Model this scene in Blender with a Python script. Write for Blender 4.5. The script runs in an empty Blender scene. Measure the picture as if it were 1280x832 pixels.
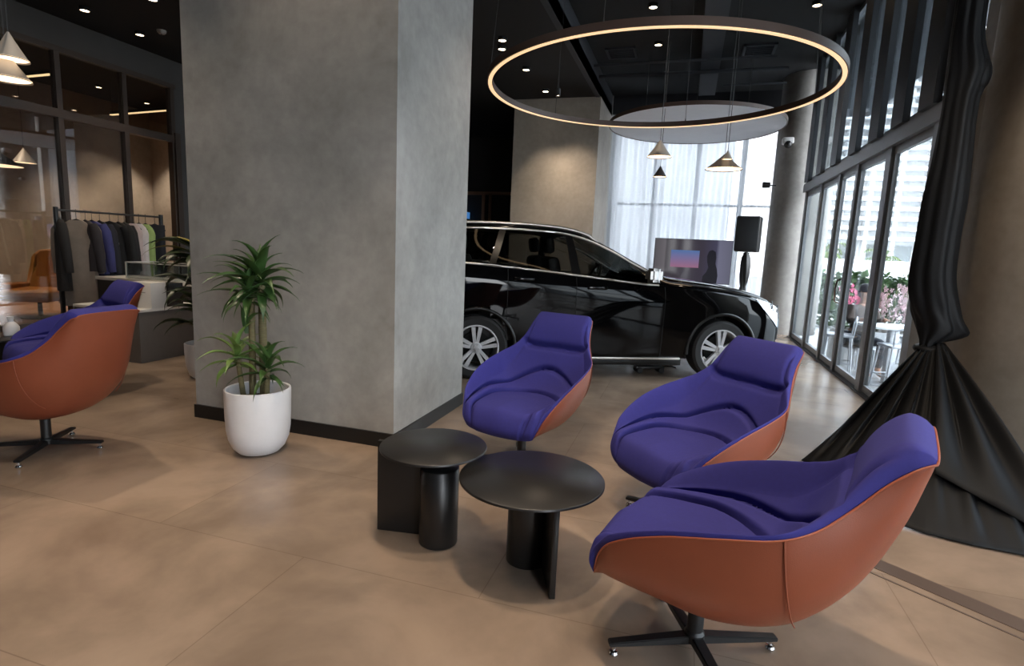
import bpy, bmesh, math, random
import numpy as np
from mathutils import Vector, Matrix, noise

random.seed(7)
S = bpy.context.scene
C = S.collection
PI = math.pi

# ------------------------------------------------------------------ helpers
def lin(c):
    def f(v):
        v /= 255.0
        return v / 12.92 if v <= 0.04045 else ((v + 0.055) / 1.055) ** 2.4
    return (f(c[0]), f(c[1]), f(c[2]), 1.0)

def mat(name, rgb, rough=0.5, metal=0.0, var=0.0, scale=6.0, bump=0.0, bscale=200.0, emit=None, estr=0.0, spec=0.5, coat=0.0, sheen=0.0, stretch=None):
    m = bpy.data.materials.new(name); m.use_nodes = True
    nt = m.node_tree; b = nt.nodes['Principled BSDF']
    col = lin(rgb)
    b.inputs['Base Color'].default_value = col
    b.inputs['Roughness'].default_value = rough
    b.inputs['Metallic'].default_value = metal
    b.inputs['Specular IOR Level'].default_value = spec
    if coat: b.inputs['Coat Weight'].default_value = coat; b.inputs['Coat Roughness'].default_value = 0.03
    if sheen: b.inputs['Sheen Weight'].default_value = sheen
    if var or bump:
        tc = nt.nodes.new('ShaderNodeTexCoord')
        src = tc.outputs['Object']
        if stretch:
            mp = nt.nodes.new('ShaderNodeMapping'); mp.inputs['Scale'].default_value = stretch
            nt.links.new(src, mp.inputs['Vector']); src = mp.outputs['Vector']
    if var:
        n = nt.nodes.new('ShaderNodeTexNoise'); n.inputs['Scale'].default_value = scale; n.inputs['Detail'].default_value = 6; n.inputs['Roughness'].default_value = 0.6
        nt.links.new(src, n.inputs['Vector'])
        r = nt.nodes.new('ShaderNodeValToRGB')
        r.color_ramp.elements[0].position = 0.3; r.color_ramp.elements[1].position = 0.7
        r.color_ramp.elements[0].color = tuple(v * (1 - var) for v in col[:3]) + (1,)
        r.color_ramp.elements[1].color = tuple(min(1, v * (1 + var)) for v in col[:3]) + (1,)
        nt.links.new(n.outputs['Fac'], r.inputs['Fac']); nt.links.new(r.outputs['Color'], b.inputs['Base Color'])
    if bump:
        n2 = nt.nodes.new('ShaderNodeTexNoise'); n2.inputs['Scale'].default_value = bscale; n2.inputs['Detail'].default_value = 3
        nt.links.new(src, n2.inputs['Vector'])
        bp = nt.nodes.new('ShaderNodeBump'); bp.inputs['Strength'].default_value = bump; bp.inputs['Distance'].default_value = 0.01
        nt.links.new(n2.outputs['Fac'], bp.inputs['Height']); nt.links.new(bp.outputs['Normal'], b.inputs['Normal'])
    if emit:
        b.inputs['Emission Color'].default_value = lin(emit); b.inputs['Emission Strength'].default_value = estr
    return m

def glass_mat(name, tint, refl=0.12, rough=0.0, top=0.7, blend=0.25):
    """thin pane: tinted see-through sheet with a mirror-like surface"""
    m = bpy.data.materials.new(name); m.use_nodes = True
    nt = m.node_tree; nt.nodes.clear()
    out = nt.nodes.new('ShaderNodeOutputMaterial'); mx = nt.nodes.new('ShaderNodeMixShader')
    t = nt.nodes.new('ShaderNodeBsdfTransparent'); g = nt.nodes.new('ShaderNodeBsdfGlossy')
    t.inputs['Color'].default_value = (*tint, 1); g.inputs['Roughness'].default_value = rough
    lw = nt.nodes.new('ShaderNodeLayerWeight'); lw.inputs['Blend'].default_value = blend
    mr = nt.nodes.new('ShaderNodeMapRange'); mr.inputs['To Min'].default_value = refl; mr.inputs['To Max'].default_value = top
    nt.links.new(lw.outputs['Fresnel'], mr.inputs['Value']); nt.links.new(mr.outputs['Result'], mx.inputs['Fac'])
    nt.links.new(t.outputs[0], mx.inputs[1]); nt.links.new(g.outputs[0], mx.inputs[2]); nt.links.new(mx.outputs[0], out.inputs[0])
    return m

class MB:
    """collects shapes into one bmesh"""
    def __init__(s): s.bm = bmesh.new()
    def face(s, pts):
        return s.bm.faces.new([s.bm.verts.new(p) for p in pts])
    def box(s, lo, hi, M=None, bevel=0.0, seg=2):
        x0, y0, z0 = lo; x1, y1, z1 = hi
        v = [s.bm.verts.new(p) for p in [(x0,y0,z0),(x1,y0,z0),(x1,y1,z0),(x0,y1,z0),(x0,y0,z1),(x1,y0,z1),(x1,y1,z1),(x0,y1,z1)]]
        fs = [s.bm.faces.new([v[i] for i in q]) for q in [(0,3,2,1),(4,5,6,7),(0,1,5,4),(1,2,6,5),(2,3,7,6),(3,0,4,7)]]
        if bevel:
            es = list({e for f in fs for e in f.edges})
            r = bmesh.ops.bevel(s.bm, geom=es, offset=bevel, segments=seg, affect='EDGES', profile=0.5)
            v = list({w for f in r['faces'] for w in f.verts} | {w for w in v if w.is_valid})
        if M: bmesh.ops.transform(s.bm, matrix=M, verts=[w for w in v if w.is_valid])
        return s
    def grid(s, P, close_u=False, close_v=False, flip=False):
        """P[i][j] points"""
        n, m = len(P), len(P[0])
        V = [[s.bm.verts.new(p) for p in row] for row in P]
        for i in range(n if close_u else n - 1):
            for j in range(m if close_v else m - 1):
                q = [V[i][j], V[(i+1) % n][j], V[(i+1) % n][(j+1) % m], V[i][(j+1) % m]]
                if flip: q.reverse()
                try: s.bm.faces.new(q)
                except ValueError: pass
        return V
    def lathe(s, prof, seg=32, M=None, cap=True):
        """prof list of (r,z)"""
        V = []
        for r, z in prof:
            V.append([s.bm.verts.new((r*math.cos(2*PI*k/seg), r*math.sin(2*PI*k/seg), z)) for k in range(seg)])
        for a, b in zip(V, V[1:]):
            for k in range(seg):
                s.bm.faces.new([a[k], a[(k+1) % seg], b[(k+1) % seg], b[k]])
        if cap:
            if prof[0][0] > 1e-5: s.bm.faces.new(list(reversed(V[0])))
            if prof[-1][0] > 1e-5: s.bm.faces.new(V[-1])
        if M: bmesh.ops.transform(s.bm, matrix=M, verts=[w for r in V for w in r])
        return s
    def tube(s, pts, r, seg=8, closed=False, cap=True):
        pts = [Vector(p) for p in pts]; n = len(pts)
        rr = r if isinstance(r, (list, tuple)) else [r] * n
        V = []; up = None
        for i in range(n):
            if closed: t = pts[(i+1) % n] - pts[i-1]
            else: t = pts[min(i+1, n-1)] - pts[max(i-1, 0)]
            t.normalize()
            if up is None:
                up = Vector((0,0,1)) if abs(t.z) < 0.9 else Vector((1,0,0))
            a = (up - t * up.dot(t)).normalized(); up = a; b = t.cross(a)
            V.append([s.bm.verts.new(pts[i] + (a*math.cos(2*PI*k/seg) + b*math.sin(2*PI*k/seg)) * rr[i]) for k in range(seg)])
        for i in range(n if closed else n-1):
            A, B = V[i], V[(i+1) % n]
            for k in range(seg): s.bm.faces.new([A[k], A[(k+1) % seg], B[(k+1) % seg], B[k]])
        if cap and not closed:
            s.bm.faces.new(list(reversed(V[0]))); s.bm.faces.new(V[-1])
        return s
    def prism(s, poly, z0, z1, M=None):
        a = [s.bm.verts.new((x, y, z0)) for x, y in poly]; b = [s.bm.verts.new((x, y, z1)) for x, y in poly]
        n = len(poly)
        s.bm.faces.new(list(reversed(a))); s.bm.faces.new(b)
        for k in range(n): s.bm.faces.new([a[k], a[(k+1) % n], b[(k+1) % n], b[k]])
        if M: bmesh.ops.transform(s.bm, matrix=M, verts=a + b)
        return s
    def ball(s, c, r, seg=12, sc=(1,1,1)):
        M = Matrix.Translation(c) @ Matrix.Diagonal((*sc, 1))
        bmesh.ops.create_uvsphere(s.bm, u_segments=seg, v_segments=max(6, seg*2//3), radius=r, matrix=M)
        return s
    def build(s, name, m, parent=None, smooth=30, loc=None, rot=None):
        bmesh.ops.recalc_face_normals(s.bm, faces=s.bm.faces)
        me = bpy.data.meshes.new(name); s.bm.to_mesh(me); s.bm.free()
        me.materials.append(m)
        if smooth:
            for p in me.polygons: p.use_smooth = True
            try: me.set_sharp_from_angle(angle=math.radians(smooth))
            except Exception: pass
        o = bpy.data.objects.new(name, me); C.objects.link(o)
        if loc is not None: o.location = loc
        if rot is not None: o.rotation_euler = (0, 0, rot)
        if parent: o.parent = parent
        return o

def tag(o, label=None, cat=None, group=None, kind=None):
    if label: o['label'] = label
    if cat: o['category'] = cat
    if group: o['group'] = group
    if kind: o['kind'] = kind
    return o
def empty(name, loc, rz=0, label=None, cat=None, group=None):
    o = bpy.data.objects.new(name, None); C.objects.link(o); o.empty_display_size = 0.1
    o.location = loc; o.rotation_euler = (0, 0, rz)
    return tag(o, label, cat, group)
def struct(o): o['kind'] = 'structure'; return o
def kids(o): return [c for c in C.objects if c.parent == o]
def copy_tree(o, parent=None):
    c = o.copy(); C.objects.link(c); c.parent = parent
    for ch in kids(o): copy_tree(ch, c)
    return c
def T(x, y, z): return Matrix.Translation((x, y, z))
def Rz(a): return Matrix.Rotation(a, 4, 'Z')
def Rx(a): return Matrix.Rotation(a, 4, 'X')
def Ry(a): return Matrix.Rotation(a, 4, 'Y')
def lerp_tab(tab, x):
    """smooth (monotone-ish catmull) interpolation of a table of (x, v...)"""
    xs = [t[0] for t in tab]
    if x <= xs[0]: return list(tab[0][1:])
    if x >= xs[-1]: return list(tab[-1][1:])
    i = max(k for k in range(len(xs) - 1) if xs[k] <= x)
    t = (x - xs[i]) / (xs[i+1] - xs[i])
    out = []
    for k in range(1, len(tab[0])):
        p1, p2 = tab[i][k], tab[i+1][k]
        h = xs[i+1] - xs[i]
        m1 = (p2 - tab[i-1][k]) / (xs[i+1] - xs[i-1]) * h if i > 0 else (p2 - p1)
        m2 = (tab[i+2][k] - p1) / (xs[i+2] - xs[i]) * h if i + 2 < len(tab) else (p2 - p1)
        t2, t3 = t*t, t*t*t
        out.append((2*t3-3*t2+1)*p1 + (t3-2*t2+t)*m1 + (-2*t3+3*t2)*p2 + (t3-t2)*m2)
    return out
def lerp_lin(tab, x): return float(np.interp(x, [t[0] for t in tab], [t[1] for t in tab]))

# ------------------------------------------------------------------ camera
f_px, pitch, roll, yaw, CAM_H = 698.26, 0.150822, 0.0437394, 0.294628, 1.35
cy, sy = math.cos(yaw), math.sin(yaw)
fw = Vector((-sy, cy, 0)); rt = Vector((cy, sy, 0)); up = Vector((0, 0, 1))
F = fw*math.cos(pitch) - up*math.sin(pitch); U = up*math.cos(pitch) + fw*math.sin(pitch)
Rr = rt*math.cos(roll) + U*math.sin(roll); Ur = -rt*math.sin(roll) + U*math.cos(roll)
cam = bpy.data.cameras.new('camera'); cam.sensor_width = 36; cam.lens = 36*f_px/1280; cam.clip_start = 0.05; cam.clip_end = 300
co = bpy.data.objects.new('camera', cam); C.objects.link(co); S.camera = co
co.matrix_world = Matrix(((Rr.x, Ur.x, -F.x, 0), (Rr.y, Ur.y, -F.y, 0), (Rr.z, Ur.z, -F.z, CAM_H), (0, 0, 0, 1)))

# ------------------------------------------------------------------ materials
def concrete(name, rgb, var, rough=0.75):
    m = mat(name, rgb, rough)
    nt = m.node_tree; b = nt.nodes['Principled BSDF']; tc = nt.nodes.new('ShaderNodeTexCoord')
    a = nt.nodes.new('ShaderNodeTexNoise'); a.inputs['Scale'].default_value = 1.3; a.inputs['Detail'].default_value = 8; a.inputs['Roughness'].default_value = 0.65; a.inputs['Distortion'].default_value = 0.4
    c = nt.nodes.new('ShaderNodeTexNoise'); c.inputs['Scale'].default_value = 14; c.inputs['Detail'].default_value = 5
    nt.links.new(tc.outputs['Object'], a.inputs['Vector']); nt.links.new(tc.outputs['Object'], c.inputs['Vector'])
    mx = nt.nodes.new('ShaderNodeMath'); mx.operation = 'MULTIPLY_ADD'; mx.inputs[1].default_value = 0.35
    nt.links.new(c.outputs['Fac'], mx.inputs[0]); nt.links.new(a.outputs['Fac'], mx.inputs[2])
    r = nt.nodes.new('ShaderNodeValToRGB'); col = lin(rgb)
    r.color_ramp.elements[0].position = 0.45; r.color_ramp.elements[1].position = 0.9
    r.color_ramp.elements[0].color = tuple(v*(1-var) for v in col[:3]) + (1,); r.color_ramp.elements[1].color = tuple(min(1, v*(1+var)) for v in col[:3]) + (1,)
    nt.links.new(mx.outputs[0], r.inputs['Fac']); nt.links.new(r.outputs['Color'], b.inputs['Base Color'])
    bp = nt.nodes.new('ShaderNodeBump'); bp.inputs['Strength'].default_value = 0.08; nt.links.new(c.outputs['Fac'], bp.inputs['Height']); nt.links.new(bp.outputs['Normal'], b.inputs['Normal'])
    return m

M = {}
M['concrete'] = concrete('grey polished plaster', (150, 148, 144), 0.26)
M['concrete_tan'] = concrete('tan polished plaster', (150, 142, 132), 0.2)
M['plaster_dark'] = mat('dark grey paint', (70, 68, 66), 0.8, var=0.06, scale=3)
M['black_wall'] = mat('black paint', (22, 23, 26), 0.7, var=0.1, scale=3)
M['ceiling'] = mat('black ceiling paint', (9, 9, 10), 0.85, var=0.15, scale=2)
M['duct'] = mat('dark grey duct paint', (44, 46, 51), 0.7, var=0.08, scale=3)
M['bulkhead'] = mat('dark grey bulkhead paint', (40, 41, 46), 0.75, var=0.1, scale=2)
M['skirting'] = mat('black skirting', (17, 17, 18), 0.45, var=0.1)
M['bronze'] = mat('bronze window frame', (62, 50, 42), 0.45, metal=0.3, var=0.08, scale=10)
M['bronze_rail'] = mat('bronze rail', (120, 92, 74), 0.45, metal=0.2, var=0.05)
M['alu'] = mat('grey aluminium frame', (128, 130, 133), 0.42, metal=0.2, var=0.05, scale=8)
M['fin'] = mat('charcoal fin', (38, 41, 46), 0.5, var=0.06)
M['glass'] = glass_mat('clear glass', (0.90, 0.94, 0.93), 0.05)
M['glass_front'] = glass_mat('grey front glass', (0.54, 0.56, 0.57), 0.06)
M['glass_rear'] = glass_mat('dark added rear glass', (0.12, 0.125, 0.13), 0.06)
M['glass_door'] = glass_mat('grey door glass', (0.74, 0.77, 0.78), 0.03, top=0.35, blend=0.12)
M['glass_end'] = glass_mat('grey end glass', (0.90, 0.91, 0.92), 0.05)
M['glass_dark'] = glass_mat('tinted glass', (0.66, 0.70, 0.72), 0.07)
M['glass_shop'] = glass_mat('shop glass', (0.84, 0.82, 0.79), 0.13)
M['car_glass'] = glass_mat('smoked car glass', (0.34, 0.35, 0.34), 0.06)
M['blue'] = mat('cobalt blue wool', (45, 44, 124), 0.85, var=0.06, scale=60, bump=0.15, bscale=900)
M['orange'] = mat('orange leather', (136, 70, 46), 0.42, var=0.07, scale=5, bump=0.08, bscale=350)
M['seam'] = mat('orange piping', (150, 78, 52), 0.45, var=0.04)
M['black_metal'] = mat('black powder coat', (20, 20, 21), 0.42, var=0.1, scale=8)
M['black_table'] = mat('black lacquer', (26, 25, 25), 0.36, var=0.1, scale=4)
M['chrome'] = mat('chrome', (210, 210, 212), 0.12, metal=1.0, var=0.03)
M['pot'] = mat('white pot glaze', (214, 214, 216), 0.5, var=0.03, scale=9, bump=0.05, bscale=60)
M['soil'] = mat('soil', (52, 42, 34), 0.95, var=0.3, scale=40, bump=0.5, bscale=60)
M['cane'] = mat('cane bark', (104, 96, 66), 0.8, var=0.25, scale=25, stretch=(1, 1, 4), bump=0.2, bscale=40)
M['leaf'] = mat('green leaf', (56, 84, 40), 0.4, var=0.35, scale=9)
M['leaf_young'] = mat('light green leaf', (104, 130, 66), 0.4, var=0.3, scale=9)
M['leaf_dark'] = mat('dark green leaf', (44, 58, 34), 0.4, var=0.4, scale=8)
M['cream'] = mat('cream disc paint', (205, 206, 210), 0.8, var=0.03)
M['ring_metal'] = mat('brown ring metal', (84, 66, 58), 0.5, metal=0.1, var=0.05)
M['led'] = mat('warm led diffuser', (255, 225, 180), 0.5, emit=(255, 214, 165), estr=.82)
M['lamp'] = mat('spot lamp lens', (255, 240, 220), 0.4, emit=(255, 226, 190), estr=14)
M['lamp_soft'] = mat('pendant lamp inside', (255, 235, 210), 0.4, emit=(255, 220, 180), estr=2.2)
M['lampshade'] = mat('pale grey lampshade', (150, 146, 140), 0.5, var=0.04)
M['lampshade_dark'] = mat('dark lampshade', (54, 48, 46), 0.5, var=0.05)
M['cable'] = mat('grey cable', (60, 58, 58), 0.5, var=0.05)
M['white'] = mat('white laminate', (206, 204, 200), 0.5, var=0.02)
M['cabinet'] = mat('grey brown laminate', (86, 80, 76), 0.6, var=0.06, scale=8)
M['cabinet_dark'] = mat('dark laminate', (40, 36, 34), 0.6, var=0.06, scale=8)
M['mustard'] = mat('mustard leather', (158, 100, 36), 0.5, var=0.08, scale=6)
M['shop_floor'] = mat('orange brown shop floor', (122, 86, 60), 0.5, var=0.1, scale=3)

def floor_mat():
    m = mat('stone tile floor', (150, 128, 108), 0.27, spec=.65)
    nt = m.node_tree; b = nt.nodes['Principled BSDF']; tc = nt.nodes.new('ShaderNodeTexCoord')
    mp = nt.nodes.new('ShaderNodeMapping'); mp.inputs['Location'].default_value = (0.66, -1.08, 0)
    nt.links.new(tc.outputs['Object'], mp.inputs['Vector'])
    br = nt.nodes.new('ShaderNodeTexBrick'); br.offset = 0.5; br.inputs['Scale'].default_value = 1
    br.inputs['Brick Width'].default_value = 1.6; br.inputs['Row Height'].default_value = 0.8; br.inputs['Mortar Size'].default_value = 0.0022; br.inputs['Bias'].default_value = 0
    br.inputs['Color1'].default_value = (0.93, 0.93, 0.93, 1); br.inputs['Color2'].default_value = (1.05, 1.04, 1.03, 1); br.inputs['Mortar'].default_value = (0.72, 0.7, 0.68, 1)
    nt.links.new(mp.outputs['Vector'], br.inputs['Vector'])
    n = nt.nodes.new('ShaderNodeTexNoise'); n.inputs['Scale'].default_value = 1.6; n.inputs['Detail'].default_value = 6; n.inputs['Roughness'].default_value = 0.55; n.inputs['Distortion'].default_value = 0.3
    nt.links.new(tc.outputs['Object'], n.inputs['Vector'])
    c0 = lin((122, 106, 92)); c1 = lin((158, 139, 122))
    mx = nt.nodes.new('ShaderNodeMix'); mx.data_type = 'RGBA'; mx.blend_type = 'MULTIPLY'; mx.inputs['Factor'].default_value = 1
    nt.links.new(br.outputs['Color'], mx.inputs['B']); nt.links.new(mx.outputs['Result'], b.inputs['Base Color'])
    mm = nt.nodes.new('ShaderNodeMapRange'); mm.interpolation_type = 'SMOOTHSTEP'; mm.inputs['From Min'].default_value = 0.3; mm.inputs['From Max'].default_value = 0.7; nt.links.new(n.outputs['Fac'], mm.inputs['Value'])
    cm = nt.nodes.new('ShaderNodeMix'); cm.data_type = 'RGBA'; cm.inputs['A'].default_value = c0; cm.inputs['B'].default_value = c1; nt.links.new(mm.outputs['Result'], cm.inputs['Factor']); nt.links.new(cm.outputs['Result'], mx.inputs['A'])
    return m
M['floor'] = floor_mat()

# ------------------------------------------------------------------ setting
XL, XD, YB, YF = -8.35, 1.87, -3.5, 14.0      # shop front, door wall, behind camera, back
CL, CH = 4.15, 4.58                            # low ceiling, raised ceiling
def sbox(name, lo, hi, m, bevel=0.0, parent=None):
    o = MB().box(lo, hi, bevel=bevel).build(name, M[m], parent, smooth=0)
    if not parent: struct(o)
    return o
sbox('floor', (-8.45, YB, -0.3), (2.05, YF, 0), 'floor')
sbox('floor_shop', (-13.0, YB, -0.3), (-8.45, YF, 0.0), 'shop_floor')
sbox('ceiling_low', (-13.0, YB, CL), (-1.76, YF, CL + 0.2), 'ceiling')
sbox('ceiling_near', (-1.76, YB, CL), (4.95, 5.2, CL + 0.2), 'ceiling')
sbox('ceiling_raised', (-1.76, 5.2, CH), (XD + 0.2, YF, CH + 0.2), 'ceiling')
sbox('trim_bulkhead', (-1.84, 5.2, CL - 0.01), (-1.76, YF, CH), 'bulkhead')
sbox('trim_bulkhead_end', (-1.76, 5.1, CL), (XD + 0.2, 5.2, CH), 'bulkhead')
sbox('wall_back', (-8.45, YF, 0), (-1.745, YF + 0.2, CL), 'black_wall')
sbox('wall_rear', (-13, YB - 0.2, 0), (-2.2, YB, CL), 'plaster_dark')
# bronze picture rail and posts on the black wall
sbox('trim_1', (-8.0, YF - 0.05, 2.68), (-3.2, YF, 2.76), 'bronze_rail')
sbox('trim_2', (-5.21, YF - 0.05, 0.0), (-5.13, YF, 2.68), 'bronze_rail')
sbox('trim_3', (-5.02, YF - 0.05, 0.0), (-4.95, YF, 2.68), 'bronze_rail')

# square pillars with black skirting
def pillar(name, x0, x1, y0, y1, h, m):
    p = sbox(name, (x0, y0, 0), (x1, y1, h), m)
    return p
pillar('pillar_1', -3.40, -1.755, 3.18, 4.36, CL, 'concrete')
mb = MB(); t = 0.012
mb.box((-3.40 - t, 3.18 - t, 0), (-1.755 + t, 4.36 + t, 0.098))
struct(mb.build('baseboard_pillar', M['skirting'], smooth=0))
pillar('pillar_2', -3.39, -1.745, 10.7, 12.3, CL, 'concrete_tan')
# round pillars
struct(MB().lathe([(0.82, 0), (0.82, CL)], 72, T(2.75, 4.85, 0)).build('pillar_3', M['concrete_tan']))
struct(MB().lathe([(0.5, 0), (0.5, CH)], 72, T(1.9, 11.6, 0)).build('pillar_4', M['concrete']))

# ---- shop front (left), bronze frames and glass
sbox('wall_left_header', (XL - 0.12, YB, 3.77), (XL, YF, CL), 'plaster_dark')
sbox('wall_left', (XL - 0.12, 7.62, 0), (XL, YF, 3.77), 'plaster_dark')
ys = [-3.5, -1.6, 0.3, 2.05, 3.9, 5.78, 6.73, 7.56]
mb = MB()
for i, y in enumerate(ys):
    mb.box((XL - 0.07, y - 0.035, 0), (XL + 0.03, y + 0.035, 3.77))
mb.box((XL - 0.07, YB, 3.70), (XL + 0.04, 7.62, 3.77)); mb.box((XL - 0.07, YB, 2.84), (XL + 0.04, 7.62, 2.95)); mb.box((XL - 0.07, YB, 0), (XL + 0.03, 6.73, 0.07))
fr = struct(mb.build('window_1', M['bronze'], smooth=0)); 
for i in range(len(ys) - 1):
    sbox('upper_pane', (XL - 0.03, ys[i] + 0.035, 2.95), (XL - 0.015, ys[i+1] - 0.035, 3.70), 'glass_shop', parent=fr)
    if i < len(ys) - 2: sbox('lower_pane', (XL - 0.03, ys[i] + 0.035, 0.07), (XL - 0.015, ys[i+1] - 0.035, 2.84), 'glass_shop', parent=fr)
sbox('trim_jamb', (XL - 0.1, 7.56, 0), (XL + 0.06, 7.66, 3.0), 'bronze')
# shop behind
sbox('wall_shop', (-12.6, YB, 0), (-12.4, YF, CL), 'concrete_tan')
sbox('wall_shop_end', (-12.4, 10.6, 0), (XL - 0.12, 10.8, CL), 'concrete_tan')

# ---- door wall (right)
mb = MB()
mb.box((XD - 0.06, 5.2, 2.50), (XD + 0.10, 10.9, 2.64)); 
frame = struct(mb.build('trim_door_header', M['alu'], smooth=0))
sbox('trim_threshold', (XD - 0.05, 5.2, 0), (XD + 0.12, 10.9, 0.02), 'skirting')
posts = [5.48, 6.62, 7.72, 8.55, 9.6, 10.75]
for i, y in enumerate(posts):
    w = 0.075 if i in (1, 0) else 0.045
    sbox('trim_door_post', (XD - 0.035, y - w, 0.0), (XD + 0.045, y + w, 2.50), 'alu')
for i in range(len(posts) - 1):
    y0, y1 = posts[i] + (0.075 if i < 2 else 0.045), posts[i+1] - (0.075 if i == 0 else 0.045)
    mb = MB(); w = 0.032
    x0, x1 = XD - 0.008, XD + 0.030
    mb.box((x0, y0, 0.03), (x1, y0 + w, 2.5)); mb.box((x0, y1 - w, 0.03), (x1, y1, 2.5)); mb.box((x0, y0 + w, 0.03), (x1, y1 - w, 0.10)); mb.box((x0, y0 + w, 2.42), (x1, y1 - w, 2.5))
    d = struct(mb.build('door_%d' % (i + 1), M['alu'], smooth=0))
    sbox('glass_pane', (XD + 0.01, y0 + w, 0.10), (XD + 0.02, y1 - w, 2.42), 'glass_door', parent=d)
    if i == 2:
        hb = MB(); hy = y0 + 0.05
        hb.tube([(XD - 0.02, hy, 0.85), (XD - 0.07, hy, 0.87), (XD - 0.08, hy, 0.95), (XD - 0.08, hy, 1.05), (XD - 0.07, hy, 1.13), (XD - 0.02, hy, 1.15)], 0.012)
        hb.build('door_handle', M['chrome'], d)
# upper glazing with charcoal fins
mb = MB(); mb.box((XD - 0.02, 5.2, 2.64), (XD + 0.06, 10.9, 2.70)); mb.box((XD - 0.02, 5.2, CH - 0.06), (XD + 0.06, 10.9, CH))
w2 = struct(mb.build('window_2', M['alu'], smooth=0))
sbox('upper_pane', (XD + 0.01, 5.2, 2.70), (XD + 0.02, 10.9, CH - 0.06), 'glass_dark', parent=w2)
for i, y in enumerate([5.62, 6.30, 7.02, 7.82, 8.72, 9.62, 10.5]):
    sbox('fin', (XD - 0.10, y - 0.16, 2.64), (XD - 0.04, y + 0.16, CH), 'fin', parent=w2)
sbox('floor_front', (2.05, YB, -0.3), (4.9, 5.2, 0), 'floor')
sbox('wall_return', (1.95, 5.02, 0), (4.9, 5.2, CL), 'concrete_tan')
XF = 4.8
# bay beside the camera: same glazing, seen only in reflections
mb = MB()
for y in (-3.4, -1.7, 0.0, 1.7, 3.4, 4.95): mb.box((XF - 0.05, y - 0.05, 0), (XF + 0.09, y + 0.05, CL))
mb.box((XF - 0.05, YB, 2.50), (XF + 0.1, 5.0, 2.64)); mb.box((XF - 0.05, YB, 0), (XF + 0.1, 5.0, 0.06))
w3 = struct(mb.build('window_3', M['alu'], smooth=0))
sbox('glass_pane', (XF + 0.01, YB, 0.06), (XF + 0.02, 5.0, 2.5), 'glass_front', parent=w3)
sbox('upper_pane', (XF + 0.01, YB, 2.64), (XF + 0.02, 5.0, CL), 'glass_front', parent=w3)
mb = MB()  # rear glazing added out of view to light the round pillar and chairs
for x in (-2.15, -.8, .55, 1.9, 3.25): mb.box((x - .05, YB - .14, 0), (x + .05, YB, CL))
for z in (.04, 2.57, CL - .04): mb.box((-2.2, YB - .13, z - .04), (3.4, YB - .01, z + .04))
w5 = struct(mb.build('window_added_rear', M['alu'], smooth=0))
sbox('glass_pane', (-2.2, YB - .08, 0), (3.4, YB - .07, CL), 'glass_rear', parent=w5)
# tall end window behind the sheer curtain
mb = MB()
for x in (-1.70, -0.80, 0.07, 0.97, 1.9): mb.box((x - 0.05, 12.9, 0), (x + 0.05, 13.02, CH))
for z in (0.05, 2.43, CH - 0.05): mb.box((-1.75, 12.91, z - .025), (2.0, 13.01, z + .025))
w4 = struct(mb.build('window_4', M['alu'], smooth=0))
sbox('glass_pane', (-1.75, 12.95, 0), (2.0, 12.96, CH), 'glass_end', parent=w4)
sbox('wall_end', (-1.86, 12.3, 0), (-1.745, YF, CH), 'concrete')
sbox('wall_end_side', (1.9, 12.3, 0), (2.1, YF, CH), 'concrete')
sbox('trim_lintel', (-1.745, 12.34, 4.22), (1.9, 12.42, CH), 'bulkhead')
# brown inlay strip in the floor near the glazing
M['inlay'] = mat('brown floor inlay', (92, 79, 72), 0.35, var=0.08, scale=5)
mb = MB(); mb.prism([(.94, 2.83), (.88, 2.75), (2.14, 1.83), (2.2, 1.91)], 0.0, 0.003)
struct(mb.build('trim_floor_inlay', M['inlay'], smooth=0))
mb = MB(); mb.prism([(.85, 2.71), (.845, 2.703), (2.10, 1.785), (2.105, 1.792)], 0.0, 0.002)
struct(mb.build('trim_floor_joint', M['inlay'], smooth=0))

# ---- ceiling services (structure): ducts, pipes
sbox('trim_duct', (-0.05, 5.5, CH - 0.14), (0.25, 12.0, CH), 'duct')
def pipe(name, pts, r): return struct(MB().tube(pts, r, 8).build(name, M['duct']))
pipe('trim_pipe', [(-1.75, 9.8, 4.41), (1.05, 9.8, 4.41)], 0.022)
pipe('trim_pipe_long', [(-1.75, 10.38, 4.40), (1.3, 10.38, 4.40)], 0.03)
pipe('trim_pipe_short', [(0.35, 11.2, 4.40), (1.4, 11.2, 4.40)], 0.02)
for x, y, lab in ((-1.3, 9.75, 'square black ceiling vent beside the bulkhead'), (0.8, 9.95, 'square black ceiling vent beyond the ring lamp near the glass wall')):
    r = empty('ceiling_vent', (x, y, CH), 0, lab, 'vent', 'ceiling vents')
    mb = MB(); s = 0.24
    for a, b in (((-s, -s), (s, -s + .04)), ((-s, s - .04), (s, s)), ((-s, -s), (-s + .04, s)), ((s - .04, -s), (s, s))): mb.box((a[0], a[1], -0.03), (b[0], b[1], 0))
    mb.build('frame', M['duct'], r, smooth=0)
    mb = MB()
    for k in range(7): mb.box((-s + .04, -s + .06 + k*.058, -0.022), (s - .04, -s + .075 + k*.058, -0.004))
    mb.build('louvre', M['duct'], r, smooth=0)

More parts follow.
